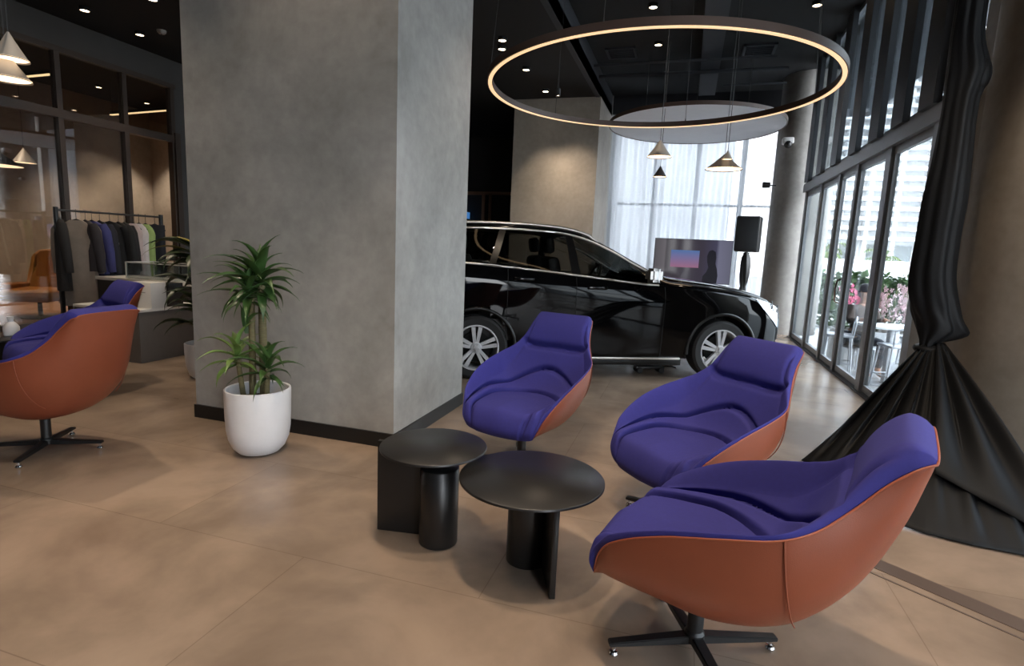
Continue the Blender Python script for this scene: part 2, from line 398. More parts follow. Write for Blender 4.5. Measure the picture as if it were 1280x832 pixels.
# ------------------------------------------------------------------ lounge chairs
RIM = [(0, .318, .236, .330), (.06, .290, .270, .412), (.13, .235, .304, .484), (.3, .075, .338, .574), (.45, -.10, .345, .630), (.58, -.235, .326, .664),
       (.68, -.318, .286, .700), (.78, -.392, .240, .768), (.88, -.456, .212, .842), (.95, -.512, .198, .893), (1, -.546, .184, .910)]       # v: x, half width, z
INN = [(0, .330, .285), (.035, .342, .330), (.07, .318, .372), (.13, .28, .388), (.3, .11, .390), (.45, -.075, .386), (.53, -.19, .403), (.6, -.27, .47), (.72, -.355, .61), (.85, -.432, .775), (.95, -.492, .884), (1, -.550, .924)]
OUT = [(0, .330, .285), (.06, .300, .268), (.13, .26, .258), (.3, .13, .248), (.45, -.07, .243), (.6, -.27, .315), (.72, -.412, .47), (.85, -.505, .68), (.95, -.547, .858), (1, -.550, .924)]
def chair_rows(nv, nu, inner):
    P = []
    for i in range(nv + 1):
        v = i / nv
        rx, w, rz_ = lerp_tab(RIM, v); cx, cz = lerp_tab(INN if inner else OUT, v)
        row = []
        for j in range(nu + 1):
            ph = -PI/2 + PI * j / nu
            p = 2.9 if inner else 2.9 - .55*min(1, v/.06)*min(1, (1 - v)/.06)
            s = math.copysign(abs(math.sin(ph)) ** (2/p), math.sin(ph)); g = abs(math.cos(ph)) ** (2/p)
            row.append(Vector(((rx + (cx - rx)*g)*.975 - .030, w*s, (rz_ + (cz - rz_)*g)*.985 - .014)))
        P.append(row)
    return P
def groove(d, w): return math.exp(-(d/w)**2)
def make_chair(label):
    root = empty('lounge_chair', (0, 0, 0), 0, label, 'chair', 'blue and orange lounge chairs')
    nv, nu = 128, 128
    # upholstery
    P = chair_rows(nv, nu, True)
    N = [[None]*(nu+1) for _ in range(nv+1)]
    for i in range(nv+1):
        for j in range(nu+1):
            a = P[min(i+1, nv)][j] - P[max(i-1, 0)][j]; b = P[i][min(j+1, nu)] - P[i][max(j-1, 0)]
            n = b.cross(a)
            if n.length < 1e-9: n = Vector((0, 0, 1))
            n.normalize(); N[i][j] = n if n.z > -0.2 or n.x > 0 else -n
    Q = []
    for i in range(nv+1):
        v = i/nv; row = []
        for j in range(nu+1):
            ph = -PI/2 + PI*j/nu
            s = math.copysign(abs(math.sin(ph)) ** (2/2.9), math.sin(ph))
            edge = max(0.0, 1 - abs(s)**20) ** 0.5
            endf = min(1, (v/0.10)) ** 0.5 * min(1, max(0, (1 - v)/0.03)) ** 0.5
            pad = 0.050
            q2 = math.sqrt((s/.90)**2 + (max(0, v - .36)/.325)**2)
            q3 = math.sqrt((s/.70)**2 + (max(0, v - .32)/.21)**2)
            g = 0.0
            inarm = min(1, v/.16)
            g += 0.040*groove(q2 - 1, .038)*inarm
            g += 0.044*groove(q3 - 1, .038)*inarm
            g += 0.042*groove(v - (.80 - .02*s*s), .016)
            # lumbar bulge and seat crown
            if q3 < 1: pad += 0.022*(1 - q3)
            elif q2 < 1: pad += 0.012
            if v > .8: pad += 0.016*math.sin(PI*min(1, (v-.8)/.2))*edge
            tip = min(1, .25 + v/.16) if abs(s) > .6 else 1
            row.append(P[i][j] + N[i][j]*(pad - g)*edge*endf*tip)
        # the padding rolls over the rim in a soft round edge
        fade = max(.12, min(1, v/.12)*min(1, max(0, (1 - v)/.10)))
        hb = min(1, max(0, (v - .58)/.16)); nc = N[i][nu//2]
        up_ = (Vector((0, 0, 1))*(1 - hb) + nc*hb).normalized()
        ja = int(nu*.11)
        for sg, ids in ((-1, list(range(ja, -1, -1))), (1, list(range(nu - ja, nu + 1)))):
            A = row[ids[0]].copy(); Rm = P[i][ids[-1]].copy(); K = Rm + up_*.060*fade + Vector((0, sg*.012*fade, 0))
            for q, j in enumerate(ids):
                t = q/(len(ids) - 1); row[j] = A*(1 - t)**2 + K*2*t*(1 - t) + Rm*t*t
        Q.append(row)
    MB_ = MB(); MB_.grid(Q); MB_.build('upholstery', M['blue'], root, smooth=80)
    # shell, pulled out a little so it wraps the upholstery
    O = chair_rows(60, 64, False)
    mb = MB(); mb.grid(O, flip=True); mb.build('shell', M['orange'], root, smooth=80)
    # piping along the rim
    pts = [lerp_tab(RIM, i/60) for i in range(61)]
    pts = [(x*.975 - .030, w, z*.985 - .014) for x, w, z in pts]; left = [(x, w + .002, z) for x, w, z in pts]; right = [(x, -w - .002, z) for x, w, z in reversed(pts)]
    mb = MB(); mb.tube(left + [tuple(q) for q in chair_rows(1, 16, True)[1][1:-1]][::-1] + right, 0.0032, 6); mb.build('piping', M['seam'], root, smooth=80)
    # vertical seams of the shell, one each side
    for sgn in (-1, 1):
        mb = MB(); k = int(60*.60)
        mb.tube([O[k][j if sgn < 0 else 64 - j] + Vector((-.028*math.sin(PI*j/64), sgn*.0025, -.001)) for j in range(20)], 0.0025, 5)
        mb.build('seam', M['orange'], root, smooth=80)
    # base
    mb = MB(); mb.lathe([(.034, .045), (.034, .075), (.027, .085), (.027, .20), (.06, .215), (.13, .235), (.13, .262)], 24); mb.build('stem', M['black_metal'], root)
    for k in range(4):
        a = k*PI/2 + PI/4
        mb = MB()
        poly = [(0.0, -.020), (.30, -.016), (.30, .016), (0.0, .020)]
        vs = []
        for (x, y) in poly:
            zt = .072 - .022*(x/.3); zb = .040 - .005*(x/.3)
            vs.append((x, y, zb, zt))
        A = [mb.bm.verts.new((x, y, zb)) for x, y, zb, zt in vs]; B = [mb.bm.verts.new((x, y, zt)) for x, y, zb, zt in vs]
        mb.bm.faces.new(list(reversed(A))); mb.bm.faces.new(B)
        for q in range(4): mb.bm.faces.new([A[q], A[(q+1) % 4], B[(q+1) % 4], B[q]])
        bmesh.ops.bevel(mb.bm, geom=list(mb.bm.edges), offset=.003, segments=2, affect='EDGES')
        bmesh.ops.transform(mb.bm, matrix=Rz(a), verts=mb.bm.verts)
        leg = mb.build('leg', M['black_metal'], root)
        mb = MB(); mb.lathe([(.006, .040), (.006, .016), (.014, .013), (.017, .006), (.014, 0)], 16, T(.282*math.cos(a), .282*math.sin(a), 0))
        mb.build('glide', M['chrome'], leg)
    return root
R = math.radians
chair = make_chair('blue and orange lounge chair in side view with its orange shell nearest the camera')
def place(o, x, y, ang, leg=None):
    o.location = (x, y, 0); o.rotation_euler = (0, 0, R(ang))
    if leg is not None:
        d = R(leg - ang - 45)
        for c in kids(o):
            if c.name.startswith('leg'): c.rotation_euler = (0, 0, d)
place(chair, .135, 1.87, 162, 23)
for x, y, ang, leg, lab in [
    (.09, 2.86, 226, 166, 'blue and orange lounge chair in front of the car headlamp, between two other chairs'),
    (-.89, 3.25, 256, 200, 'blue lounge chair facing the camera beside the plaster pillar, car wheel behind it'),
    (-3.65, 2.31, 182, 30, 'orange-backed lounge chair seen from behind, with black star base, beside the potted plant pillar'),
    (-4.80, 3.20, 254, 20, 'blue lounge chair mostly hidden behind the orange-backed chair, near the grey cabinet')]:
    c = copy_tree(chair); c['label'] = lab; place(c, x, y, ang, leg)

# ------------------------------------------------------------------ side tables
def side_table(x, y, rad, h, rz, lab, panel, drum):
    r = empty('side_table', (x, y, 0), rz, lab, 'table', 'round black side tables')
    MB().lathe([(0, h - .014), (rad - .008, h - .014), (rad, h - .010), (rad, h - .003), (rad - .003, h), (0, h)], 96).build('tabletop', M['black_table'], r, smooth=50)
    (px, py, pl, pa) = panel
    mb = MB(); mb.box((-pl/2, -.012, 0), (pl/2, .012, h - .014), T(px, py, 0) @ Rz(pa), bevel=.003); mb.build('panel', M['black_table'], r)
    (dx, dy, dr, dh) = drum
    MB().lathe([(0, 0), (dr - .003, 0), (dr, .003), (dr, dh - .003), (dr - .003, dh), (0, dh)], 64, T(dx, dy, 0)).build('drum', M['black_table'], r, smooth=50)
    return r
side_table(-1.02, 2.22, .240, .455, 0, 'taller round black side table nearest the pillar', (-.10, .02, .36, .15), (.035, -.005, .088, .36))
side_table(-.535, 2.135, .300, .42, 0, 'lower round black side table with the wider top', (.09, -.02, .30, R(-68)), (-.025, .085, .092, .39))
side_table(-5.35, 3.02, .24, .45, .3, 'black side table carrying two white bottles, beyond the orange-backed chair', (.10, .0, .36, .15), (-.035, .005, .088, .36))
def bottle(x, y, z, lab, sc):
    r = empty('bottle', (x, y, z), 0, lab, 'bottle', 'white bottles on the side table')
    MB().lathe([(0, 0), (.045*sc, 0), (.052*sc, .01), (.052*sc, .07*sc), (.035*sc, .10*sc), (.018*sc, .115*sc), (.018*sc, .13*sc), (0, .13*sc)], 24).build('body', M['pot'], r)
    MB().lathe([(0, .13*sc), (.022*sc, .13*sc), (.022*sc, .152*sc), (0, .152*sc)], 20).build('cap', M['white'], r)
bottle(-5.27, 3.0, .45, 'rounded white bottle standing nearer the table edge', 1.0)
bottle(-5.30, 3.16, .45, 'rounded white bottle standing behind the other white bottle', 1.05)

# ------------------------------------------------------------------ plants
def leaf_strip(mb, base, az, el, length, width, droop, twist=0.0, n=9):
    """arching strap leaf with a folded midrib"""
    p = Vector(base); d = Vector((math.cos(az)*math.cos(el), math.sin(az)*math.cos(el), math.sin(el)))
    side = Vector((-math.sin(az), math.cos(az), 0))
    rows = []
    e = el
    for k in range(n + 1):
        t = k/n
        w = width * (0.30 + 0.70*math.sin(PI*min(1, t*1.15 + .12))**0.8) * (1 - t**5) if t < 1 else 0.001
        d = Vector((math.cos(az)*math.cos(e), math.sin(az)*math.cos(e), math.sin(e)))
        nrm = side.cross(d) * -1
        s2 = side*math.cos(twist*t) + nrm*math.sin(twist*t)
        up_ = nrm*(w*.28)
        rows.append([p - s2*w/2 + up_, p.copy(), p + s2*w/2 + up_])
        p = p + d*(length/n); e -= droop/n*(0.5 + 1.2*t)
    th = Vector((0, 0, -.0012))
    V = [[mb.bm.verts.new(q) for q in r] for r in rows]; W = [[mb.bm.verts.new(q + th) for q in r] for r in rows]
    for k in range(n):
        for j in (0, 1):
            mb.bm.faces.new([V[k][j], V[k+1][j], V[k+1][j+1], V[k][j+1]]); mb.bm.faces.new([W[k][j], W[k][j+1], W[k+1][j+1], W[k+1][j]])
        mb.bm.faces.new([V[k][0], W[k][0], W[k+1][0], V[k+1][0]]); mb.bm.faces.new([V[k][2], V[k+1][2], W[k+1][2], W[k][2]])
def rosette(parent, base, n, L, W, rng, m, name='foliage', up0=1.35, lo=-.35, droop=1.3):
    mb = MB()
    for k in range(n):
        t = k/(n - 1)
        az = k*2.39996 + rng.uniform(-.25, .25)
        el = up0 + (lo - up0)*t + rng.uniform(-.12, .12)
        ln = L*(0.75 + .45*math.sin(PI*min(1, t*.9 + .15)))*rng.uniform(.82, 1.12)*(.78 if math.sin(az) > .35 else 1)
        leaf_strip(mb, (base[0], base[1], base[2] - .10*t + .03), az, el, ln, W*rng.uniform(.85, 1.15), droop*rng.uniform(.7, 1.25), rng.uniform(-.5, .5))
    return mb.build(name, m, parent, smooth=60)
def make_pot(r, prof, soil_z, soil_r):
    MB().lathe(prof, 64, cap=False).build('pot', M['pot'], r, smooth=40)
    MB().lathe([(0, soil_z), (soil_r, soil_z)], 40, cap=False).build('soil', M['soil'], r)
pr = empty('potted_dracaena', (-2.50, 2.80, 0), 0, 'green cane plant in a white pot against the plaster pillar', 'plant')
make_pot(pr, [(0, 0), (.09, 0), (.125, .012), (.155, .045), (.178, .10), (.188, .16), (.192, .24), (.195, .405), (.193, .415), (.186, .418), (.180, .412), (.178, .33), (.17, .30)], .335, .176)
rng = random.Random(11)
def cane(x, y, z1, lean, r0, m='cane'):
    pts = [(x + lean[0]*t, y + lean[1]*t, .30 + (z1 - .30)*t) for t in [k/14 for k in range(15)]]
    MB().tube(pts, [r0*(1 - .18*k/14)*(1 + (.05 if k % 2 else 0)) for k in range(15)], 12).build('cane', M[m], pr)
    return pts[-1]
tA = cane(.03, .02, 1.06, (.0, .0), .026); tB = cane(-.04, .0, 1.0, (.02, -.01), .022); tC = cane(-.075, -.03, .62, (-.03, -.02), .017); tD = cane(.075, -.02, .56, (.03, -.01), .019)
rosette(pr, (tA[0] - .01, tA[1], tA[2] + .03), 32, .30, .056, rng, M['leaf'], lo=-.55, up0=1.45)
rosette(pr, (tB[0], tB[1] - .02, tB[2] + .02), 24, .26, .046, rng, M['leaf'], lo=-.5)
rosette(pr, tC, 17, .25, .045, rng, M['leaf_young'], lo=-.2)
rosette(pr, tD, 17, .25, .045, rng, M['leaf'], lo=-.3)
mb = MB(); leaf_strip(mb, (-.04, -.02, .82), -.2, .9, .24, .04, 2.2); leaf_strip(mb, (-.045, -.03, .76), 2.6, 1.2, .22, .045, .8); mb.build('side_leaf', M['leaf'], pr, smooth=60)

p2 = empty('potted_plant', (-4.30, 4.18, 0), 0, 'dark drooping-leaf plant half hidden behind the plaster pillar edge', 'plant')
make_pot(p2, [(0, 0), (.13, 0), (.165, .03), (.19, .12), (.20, .25), (.20, .33), (.192, .335), (.185, .33), (.183, .27)], .275, .184)
for k, (a, h) in enumerate(((.3, 1.0), (2.3, .8), (4.2, 1.15))):
    MB().tube([(.05*math.cos(a)*(1+t), .05*math.sin(a)*(1+t), .24 + h*t) for t in [q/8 for q in range(9)]], .014, 10).build('cane', M['cane'], p2)
rng = random.Random(5)
mb = MB()
for k in range(70):
    a = rng.uniform(0, 2*PI); z = .45 + .85*(k/70)
    leaf_strip(mb, (.07*math.cos(a), .07*math.sin(a), z), a, rng.uniform(.1, .9), rng.uniform(.32, .46), rng.uniform(.07, .11), rng.uniform(1.2, 2.2), rng.uniform(-.6, .6))
mb.build('foliage', M['leaf_dark'], p2, smooth=60)
mb = MB()
for k, (a, z) in enumerate(((3.4, 1.22), (2.7, 1.05), (3.9, 1.14), (3.1, .86))): leaf_strip(mb, (.05*math.cos(a), .05*math.sin(a), z), a, .55, .5, .06, 1.6)
M['leaf_yellow'] = mat('yellow green leaf', (126, 116, 56), .45, var=.25, scale=9)
mb.build('yellow_leaf', M['leaf_yellow'], p2, smooth=60)

# ------------------------------------------------------------------ hanging ring lamp, ceiling disc, pendants
rg = empty('ring_lamp', (-.46, 6.18, 3.0), 0, 'large glowing ring lamp hung from the ceiling above the car', 'lamp')
ro, ri = 1.72, 1.665
def ring_band(r0, r1, z0, z1, seg=160):
    mb = MB(); V = []
    for r, z in ((r0, z0), (r1, z0), (r1, z1), (r0, z1)):
        V.append([mb.bm.verts.new((r*math.cos(2*PI*k/seg), r*math.sin(2*PI*k/seg), z)) for k in range(seg)])
    for q in range(4):
        for k in range(seg): mb.bm.faces.new([V[q][k], V[q][(k+1) % seg], V[(q+1) % 4][(k+1) % seg], V[(q+1) % 4][k]])
    return mb
ring_band(ri, ro, 0.0, .062).build('frame', M['ring_metal'], rg)
ring_band(ri + .006, ro - .012, -.006, 0.0).build('diffuser', M['led'], rg)
for k in range(6):
    a = k*PI/3 + .35
    MB().tube([(1.69*math.cos(a), 1.69*math.sin(a), .062), (1.69*math.cos(a), 1.69*math.sin(a), .11), (1.60*math.cos(a), 1.60*math.sin(a), (CL if (-.4 + 1.6*math.cos(a) < -1.76) else CH) - 3.0)], [.008, .003, .002], 6).build('suspension_cable', M['cable'], rg)
ds = empty('ceiling_disc', (-.07, 10.75, 3.6), 0, 'round pale suspended ceiling disc in front of the sheer curtain', 'ceiling disc')
mb = MB(); mb.lathe([(0, 0), (1.0, 0), (1.0, .003)], 120, Matrix.Diagonal((1.47, 1.55, 1, 1)), cap=False); mb.build('underside', M['cream'], ds)
mb = MB(); mb.lathe([(1.0, .0), (1.012, -.012), (1.012, .05), (0, .05)], 120, Matrix.Diagonal((1.47, 1.55, 1, 1)), cap=False); mb.build('rim', M['ring_metal'], ds)
for (x, y) in ((-.8, -.7), (.8, -.7), (0, .9)): MB().tube([(x, y, .09), (x, y, CH - 3.6)], .004, 6).build('suspension_cable', M['cable'], ds)

def pendant(x, y, z, rad, h, m, lab, ceil, group='cone pendant lamps'):
    r = empty('pendant_lamp', (x, y, z), 0, lab, 'lamp', group)
    MB().lathe([(rad, 0), (rad*.52, h*.48), (rad*.10, h*.95), (rad*.07, h), (rad*.04, h), (rad*.09, h*.93), (rad*.5, h*.46), (rad - .006, .003)], 40, cap=False).build('lamp_shade', M[m], r, smooth=40)
    MB().lathe([(0, .006), (rad*.97, .008)], 40, cap=False).build('diffuser', M['lamp_soft'], r)
    MB().tube([(0, 0, h), (0, 0, ceil - z)], .004, 6).build('cord', M['cable'], r)
    return r
pendant(-.47, 8.0, 2.64, .165, .22, 'lampshade', 'pale grey cone pendant hung under the ring lamp, larger of that pair', CH)
pendant(-.52, 9.4, 2.56, .11, .17, 'lampshade_dark', 'small dark cone pendant hanging lower behind a pale grey one', CH)
pendant(.36, 8.0, 2.48, .235, .19, 'lampshade_dark', 'wide flat dark cone pendant before the sheer curtain', CH)
pendant(.385, 7.85, 2.58, .068, .12, 'lampshade', 'tiny pale cone pendant hanging just above the wide flat one', CH)
G2 = 'cone pendant lamps by the shop glass'
pendant(-4.145, 2.6, 2.375, .098, .165, 'lampshade', 'pale cone pendant at the upper edge of the photo, the higher of two', CL, G2)
pendant(-4.215, 2.62, 2.265, .125, .17, 'lampshade', 'pale cone pendant hanging slightly lower in front of the shop glass', CL, G2)
pendant(-10.2, 5.98, 2.25, .42, .30, 'lampshade_dark', 'wide dark cone pendant behind the shop glass', CL, G2)
pendant(-10.9, 6.92, 2.42, .17, .24, 'lampshade', 'small pale cone pendant inside the shop, beside the wide dark one', CL, G2)
# linear lamps inside the shop
for (x, y, z, l, az, lab) in ((-9.15, 6.04, 3.5, .76, R(-3), 'short glowing linear lamp in the shop, above the wide dark pendant'), (-9.74, 8.15, 3.5, 1.65, R(-6), 'long glowing linear lamp in the shop above the clothes rack')):
    r = empty('linear_lamp', (x, y, z), az, lab, 'lamp', 'linear lamps in the shop')
    MB().box((-l/2, -.025, 0), (l/2, .025, .05)).build('housing', M['black_metal'], r, smooth=0)
    MB().box((-l/2, -.022, -.015), (l/2, .022, 0)).build('diffuser', M['led2'] if 'led2' in M else M.setdefault('led2', mat('shop led', (255, 225, 180), .5, emit=(255, 222, 170), estr=1.6)), r, smooth=0)
    for sx in (-l/2 + .05, l/2 - .05): MB().tube([(sx, 0, .05), (sx, 0, CL - z)], .003, 5).build('cord', M['cable'], r)

# ------------------------------------------------------------------ ceiling spotlights
WARM = (1.0, 0.80, 0.60)
def spotlight(x, y, z, watts, lab, group, size=75, blend=.5, light=True, col=WARM, lens=.051):
    r = empty('ceiling_spotlight', (x, y, z), 0, lab, 'spotlight', group)
    MB().lathe([(.066, 0), (.066, -.035), (.060, -.045), (.052, -.045), (.050, -.034)], 24, cap=False).build('housing', M['black_metal'], r)
    MB().lathe([(0, -.036), (lens, -.036)], 20, cap=False).build('lens', M['lamp'], r)
    if light:
        L = bpy.data.lights.new('spot_beam', 'SPOT'); L.energy = watts*.85; L.color = col; L.spot_size = R(size); L.spot_blend = blend; L.shadow_soft_size = .05
        lo = bpy.data.objects.new('spot_beam', L); C.objects.link(lo); lo.parent = r; lo.location = (0, 0, -.06)
    return r
HALL = 'ceiling spotlights of the hall'
for x, y, z, w, lab in [
    (-2.63, 7.62, CL, 90, 'ceiling spotlight beside the near pillar top, upper of a close pair'),
    (-2.74, 7.94, CL, 90, 'ceiling spotlight beside the near pillar top, lower of a close pair'),
    (-2.65, 8.88, CL, 90, 'ceiling spotlight inside the ring lamp outline, nearest its bright end'),
    (-2.64, 10.1, CL, 110, 'ceiling spotlight directly in front of the far square pillar'),
    (-.70, 8.03, CH, 90, 'ceiling spotlight above the ring lamp at the picture top'),
    (-.70, 9.41, CH, 70, 'ceiling spotlight seen through the ring beside a hanging cord'),
    (1.30, 8.36, CH, 90, 'ceiling spotlight nearest the charcoal fins'),
    (-7.62, 5.68, CL, 60, 'ceiling spotlight before the shop front, the nearer of two'),
    (-7.69, 6.50, CL, 60, 'ceiling spotlight before the shop front, beside the smoke detector')]:
    spotlight(x, y, z, w, lab, HALL)
sd = empty('smoke_detector', (-7.3, 6.51, CL), 0, 'small round pale smoke detector on the dark ceiling', 'smoke detector')
MB().lathe([(0, -.05), (.035, -.05), (.055, -.03), (.06, -.015), (.06, 0)], 24).build('body', M['lampshade'], sd)
MB().lathe([(0, -.056), (.012, -.056), (.012, -.05)], 12).build('sensor', M['black_metal'], sd)
# a small spot on a stem in front of the far pillar
hs = empty('hanging_spotlight', (-1.98, 8.3, 3.55), 0, 'small spotlight hanging in front of the far square pillar', 'spotlight')
MB().lathe([(.035, .10), (.035, 0), (.03, 0), (.028, .012)], 20, cap=False).build('housing', M['black_metal'], hs)
MB().lathe([(0, .012), (.028, .012)], 20, cap=False).build('lens', M['lamp'], hs)
MB().tube([(0, 0, .10), (0, 0, CL - 3.55)], .006, 6).build('stem', M['black_metal'], hs)
# unseen spots over the lounge: some follow table shadows, others added for brightness
for x, y, w in [(-.78, 1.65, 170), (-.3, 1.25, 230), (.6, .9, 40), (-2.6, 1.3, 65), (-4.4, 3.0, 220), (2.0, 3.3, 190), (-2.2, 2.6, 45), (-5.6, 4.0, 110), (-6.4, 5.6, 90), (-.9, 4.6, 60), (1.0, 3.6, 40), (-.8, .2, 50), (-3.6, -.4, 80)]:
    spotlight(x, y, CL, w, 'ceiling spotlight above the lounge, out of the picture', 'ceiling spotlights above the lounge', size=85)
for x, y, w in [(-9.6, 4.6, 260), (-9.4, 7.4, 260), (-11.2, 6.2, 380), (-11.3, 8.6, 380), (-9.6, 9.4, 380), (-11.5, 9.8, 380)]:  # unseen lamps added to brighten the shop walls
    spotlight(x, y, CL, w, 'unseen ceiling spotlight added to light the shop behind the glass', 'added ceiling spotlights inside the shop')
L = bpy.data.lights.new('pillar_wash', 'SPOT'); L.energy = 150; L.color = WARM; L.spot_size = R(60); L.spot_blend = 1.0; L.shadow_soft_size = .04
lo = bpy.data.objects.new('pillar_wash', L); C.objects.link(lo); lo.location = (-2.2, 9.7, CL - .1); lo.rotation_euler = (R(26), 0, 0); 

# ------------------------------------------------------------------ car (x forward from the rear axle, y to its far side)
M['paint'] = mat('black car paint', (5, 5, 6), 0.04, coat=0.0, spec=0.24)
M['cladding'] = mat('black trim', (8, 8, 9), 0.3, spec=.3)
M['rubber'] = mat('tyre rubber', (20, 20, 21), 0.75, var=.1, scale=30)
M['alloy'] = mat('silver alloy', (186, 187, 190), 0.35, metal=.35, var=.04)
M['satin'] = mat('satin aluminium trim', (190, 186, 178), 0.28, metal=.9, var=.03)
M['underbody'] = mat('dark underbody', (10, 10, 10), .9)
M['seatcloth'] = mat('black seat leather', (24, 24, 25), .5, var=.08)
M['headlining'] = mat('beige headlining', (120, 112, 100), .8, var=.04)
M['lens_clear'] = mat('clear headlamp lens', (190, 198, 206), .08, metal=.55, spec=.9)
M['mirror_glass'] = mat('mirror housing silver', (150, 150, 150), .25, metal=.6)
M['tail'] = mat('red lamp lens', (120, 14, 14), .15)

WB = 2.70
car = empty('car', (-2.0 - .83*.4506, 5.31 + .83*.8927, 0), math.atan2(1.22, 2.41), 'glossy black sport utility car with silver alloy wheels parked across the hall', 'car')
ZC = [(-.93, 1.02), (-.86, 1.22), (-.74, 1.42), (-.58, 1.545), (-.3, 1.595), (.3, 1.625), (.85, 1.615), (1.15, 1.575), (1.45, 1.44), (1.75, 1.29), (2.05, 1.145), (2.25, 1.105), (2.6, 1.07), (3.0, 1.015), (3.3, .945), (3.47, .86), (3.55, .77), (3.60, .66)]
ZE = [(-.93, .98), (-.86, 1.17), (-.74, 1.36), (-.58, 1.475), (-.3, 1.535), (.3, 1.555), (.85, 1.54), (1.15, 1.49), (1.45, 1.375), (1.75, 1.225), (2.05, 1.085), (2.25, 1.06), (2.6, 1.025), (3.0, .965), (3.3, .89), (3.47, .82), (3.55, .74), (3.60, .64)]
ZBELT = [(-.93, .95), (-.8, 1.13), (-.5, 1.185), (-.12, 1.185), (.5, 1.145), (1.2, 1.085), (1.8, 1.03), (2.1, 1.02), (2.6, .975), (3.0, .92), (3.3, .85), (3.47, .785), (3.55, .715), (3.60, .62)]
YE = [(-.93, .56), (-.74, .58), (-.3, .60), (.5, .615), (1.15, .60), (1.75, .67), (2.05, .735), (2.3, .755), (3.0, .735), (3.3, .68), (3.5, .56), (3.60, .40)]
WID = [(-.93, .84), (-.85, .92), (-.6, .98), (-.2, 1.0), (2.6, 1.0), (3.0, .985), (3.25, .94), (3.42, .86), (3.53, .74), (3.60, .58)]
ZB = [(-.93, .42), (-.8, .30), (-.5, .24), (0, .22), (3.0, .22), (3.4, .25), (3.60, .34)]
def car_section(x):
    w = lerp_lin(WID, x); zb = lerp_lin(ZB, x); zbelt = lerp_tab(ZBELT, x)[0]; ze = lerp_tab(ZE, x)[0]; zc = lerp_tab(ZC, x)[0]; ye = lerp_tab(YE, x)[0]
    ze = max(ze, zbelt + .012); zc = max(zc, ze + .008)
    sh = zbelt - .16
    k = [(.80*w, zb), (.872*w, zb + .03), (.885*w, zb + .14), (.900*w, zb + .30*(sh - zb)/.66), (.912*w, sh - .06), (.905*w, sh + .04), (.868*w, zbelt)]
    return k, (ye, ze), (0, zc)
def catmull(pts, n):
    out = []
    P = [pts[0]] + list(pts) + [pts[-1]]
    segs = len(pts) - 1
    for i in range(n + 1):
        u = i/n*segs; q = min(int(u), segs - 1); t = u - q
        p0, p1, p2, p3 = P[q], P[q+1], P[q+2], P[q+3]
        out.append(tuple(.5*((2*b) + (-a + c)*t + (2*a - 5*b + 4*c - d)*t*t + (-a + 3*b - 3*c + d)*t**3) for a, b, c, d in zip(p0, p1, p2, p3)))
    return out
NS1, NS2, NS3 = 26, 12, 14
def car_row(x, side):
    k, e, c = car_section(x)
    low = catmull(k, NS1)
    b = k[-1]
    up_ = [(b[0] + (e[0] - b[0])*t + .018*math.sin(PI*t), b[1] + (e[1] - b[1])*t) for t in [i/NS2 for i in range(1, NS2 + 1)]]
    top = []
    for i in range(1, NS3 + 1):
        a = i/NS3*PI/2
        top.append((e[0]*(1 - math.sin(a)) if False else e[0]*math.cos(a)**.85, e[1] + (c[1] - e[1])*math.sin(a)**.8))
    return [Vector((x, side*y, z)) for y, z in low + up_ + top]
xs = sorted(set([round(v, 4) for v in list(np.linspace(-.93, -.5, 14)) + list(np.linspace(-.5, 3.2, 112)) + list(np.linspace(3.2, 3.6, 20))]))
ARCH = [(0.0, .335, .395), (WB, .335, .395)]
GLASS_LO, GLASS_HI = NS1 + 1, NS1 + NS2 - 1
def in_win(x, j):
    """side glass zone in (x, row) space"""
    if not (NS1 <= j < NS1 + NS2): return False
    return -.58 < x < 1.93
def in_ws(x, j): return 1.13 < x < 2.06 and j >= NS1 + NS2
def in_rw(x, j): return -.90 < x < -.66 and j >= NS1 + NS2 + 1
mb = MB()
rows = {}
for side in (-1, 1):
    G = [car_row(x, side) for x in xs]
    rows[side] = G
    V = [[mb.bm.verts.new(p) for p in r] for r in G]
    for i in range(len(xs) - 1):
        xm = (xs[i] + xs[i+1])/2
        for j in range(len(G[0]) - 1):
            zm = (G[i][j].z + G[i][j+1].z)/2
            if in_win(xm, j) or in_ws(xm, j) or in_rw(xm, j): continue
            if j < NS1 and any((xm - a)**2 + (zm - b)**2 < r*r for a, b, r in ARCH): continue
            q = [V[i][j], V[i+1][j], V[i+1][j+1], V[i][j+1]]
            mb.bm.faces.new(q if side < 0 else q[::-1])
    # snap arch edge
    for i in range(len(xs)):
        for j in range(NS1 + 1):
            v = V[i][j]
            if not v.link_faces: continue
            for a, b, r in ARCH:
                d = math.hypot(v.co.x - a, v.co.z - b)
                if abs(d - r) < .034 and any(e.is_boundary for e in v.link_edges) and d > 1e-4 and j > 0:
                    v.co.x = a + (v.co.x - a)*r/d; v.co.z = b + (v.co.z - b)*r/d
# caps front and rear
for idx in (0, -1):
    L_ = [p.copy() for p in rows[-1][idx]]; R_ = [p.copy() for p in rows[1][idx]]
    mb.face(L_ + list(reversed(R_))[1:])
loose = [v for v in mb.bm.verts if not v.link_faces]
bmesh.ops.delete(mb.bm, geom=loose, context='VERTS')
bmesh.ops.remove_doubles(mb.bm, verts=mb.bm.verts, dist=.0008)
mb.build('body', M['paint'], car, smooth=38)
def patch(x0, x1, j0, j1, side, off, nx=24, cut=None):
    """a piece of the car surface, set in or out by off"""
    P = []
    for i in range(nx + 1):
        x = x0 + (x1 - x0)*i/nx
        r = car_row(x, side)
        P.append([p + Vector((0, side*off, 0)) for p in r[j0:j1 + 1]])
    return P
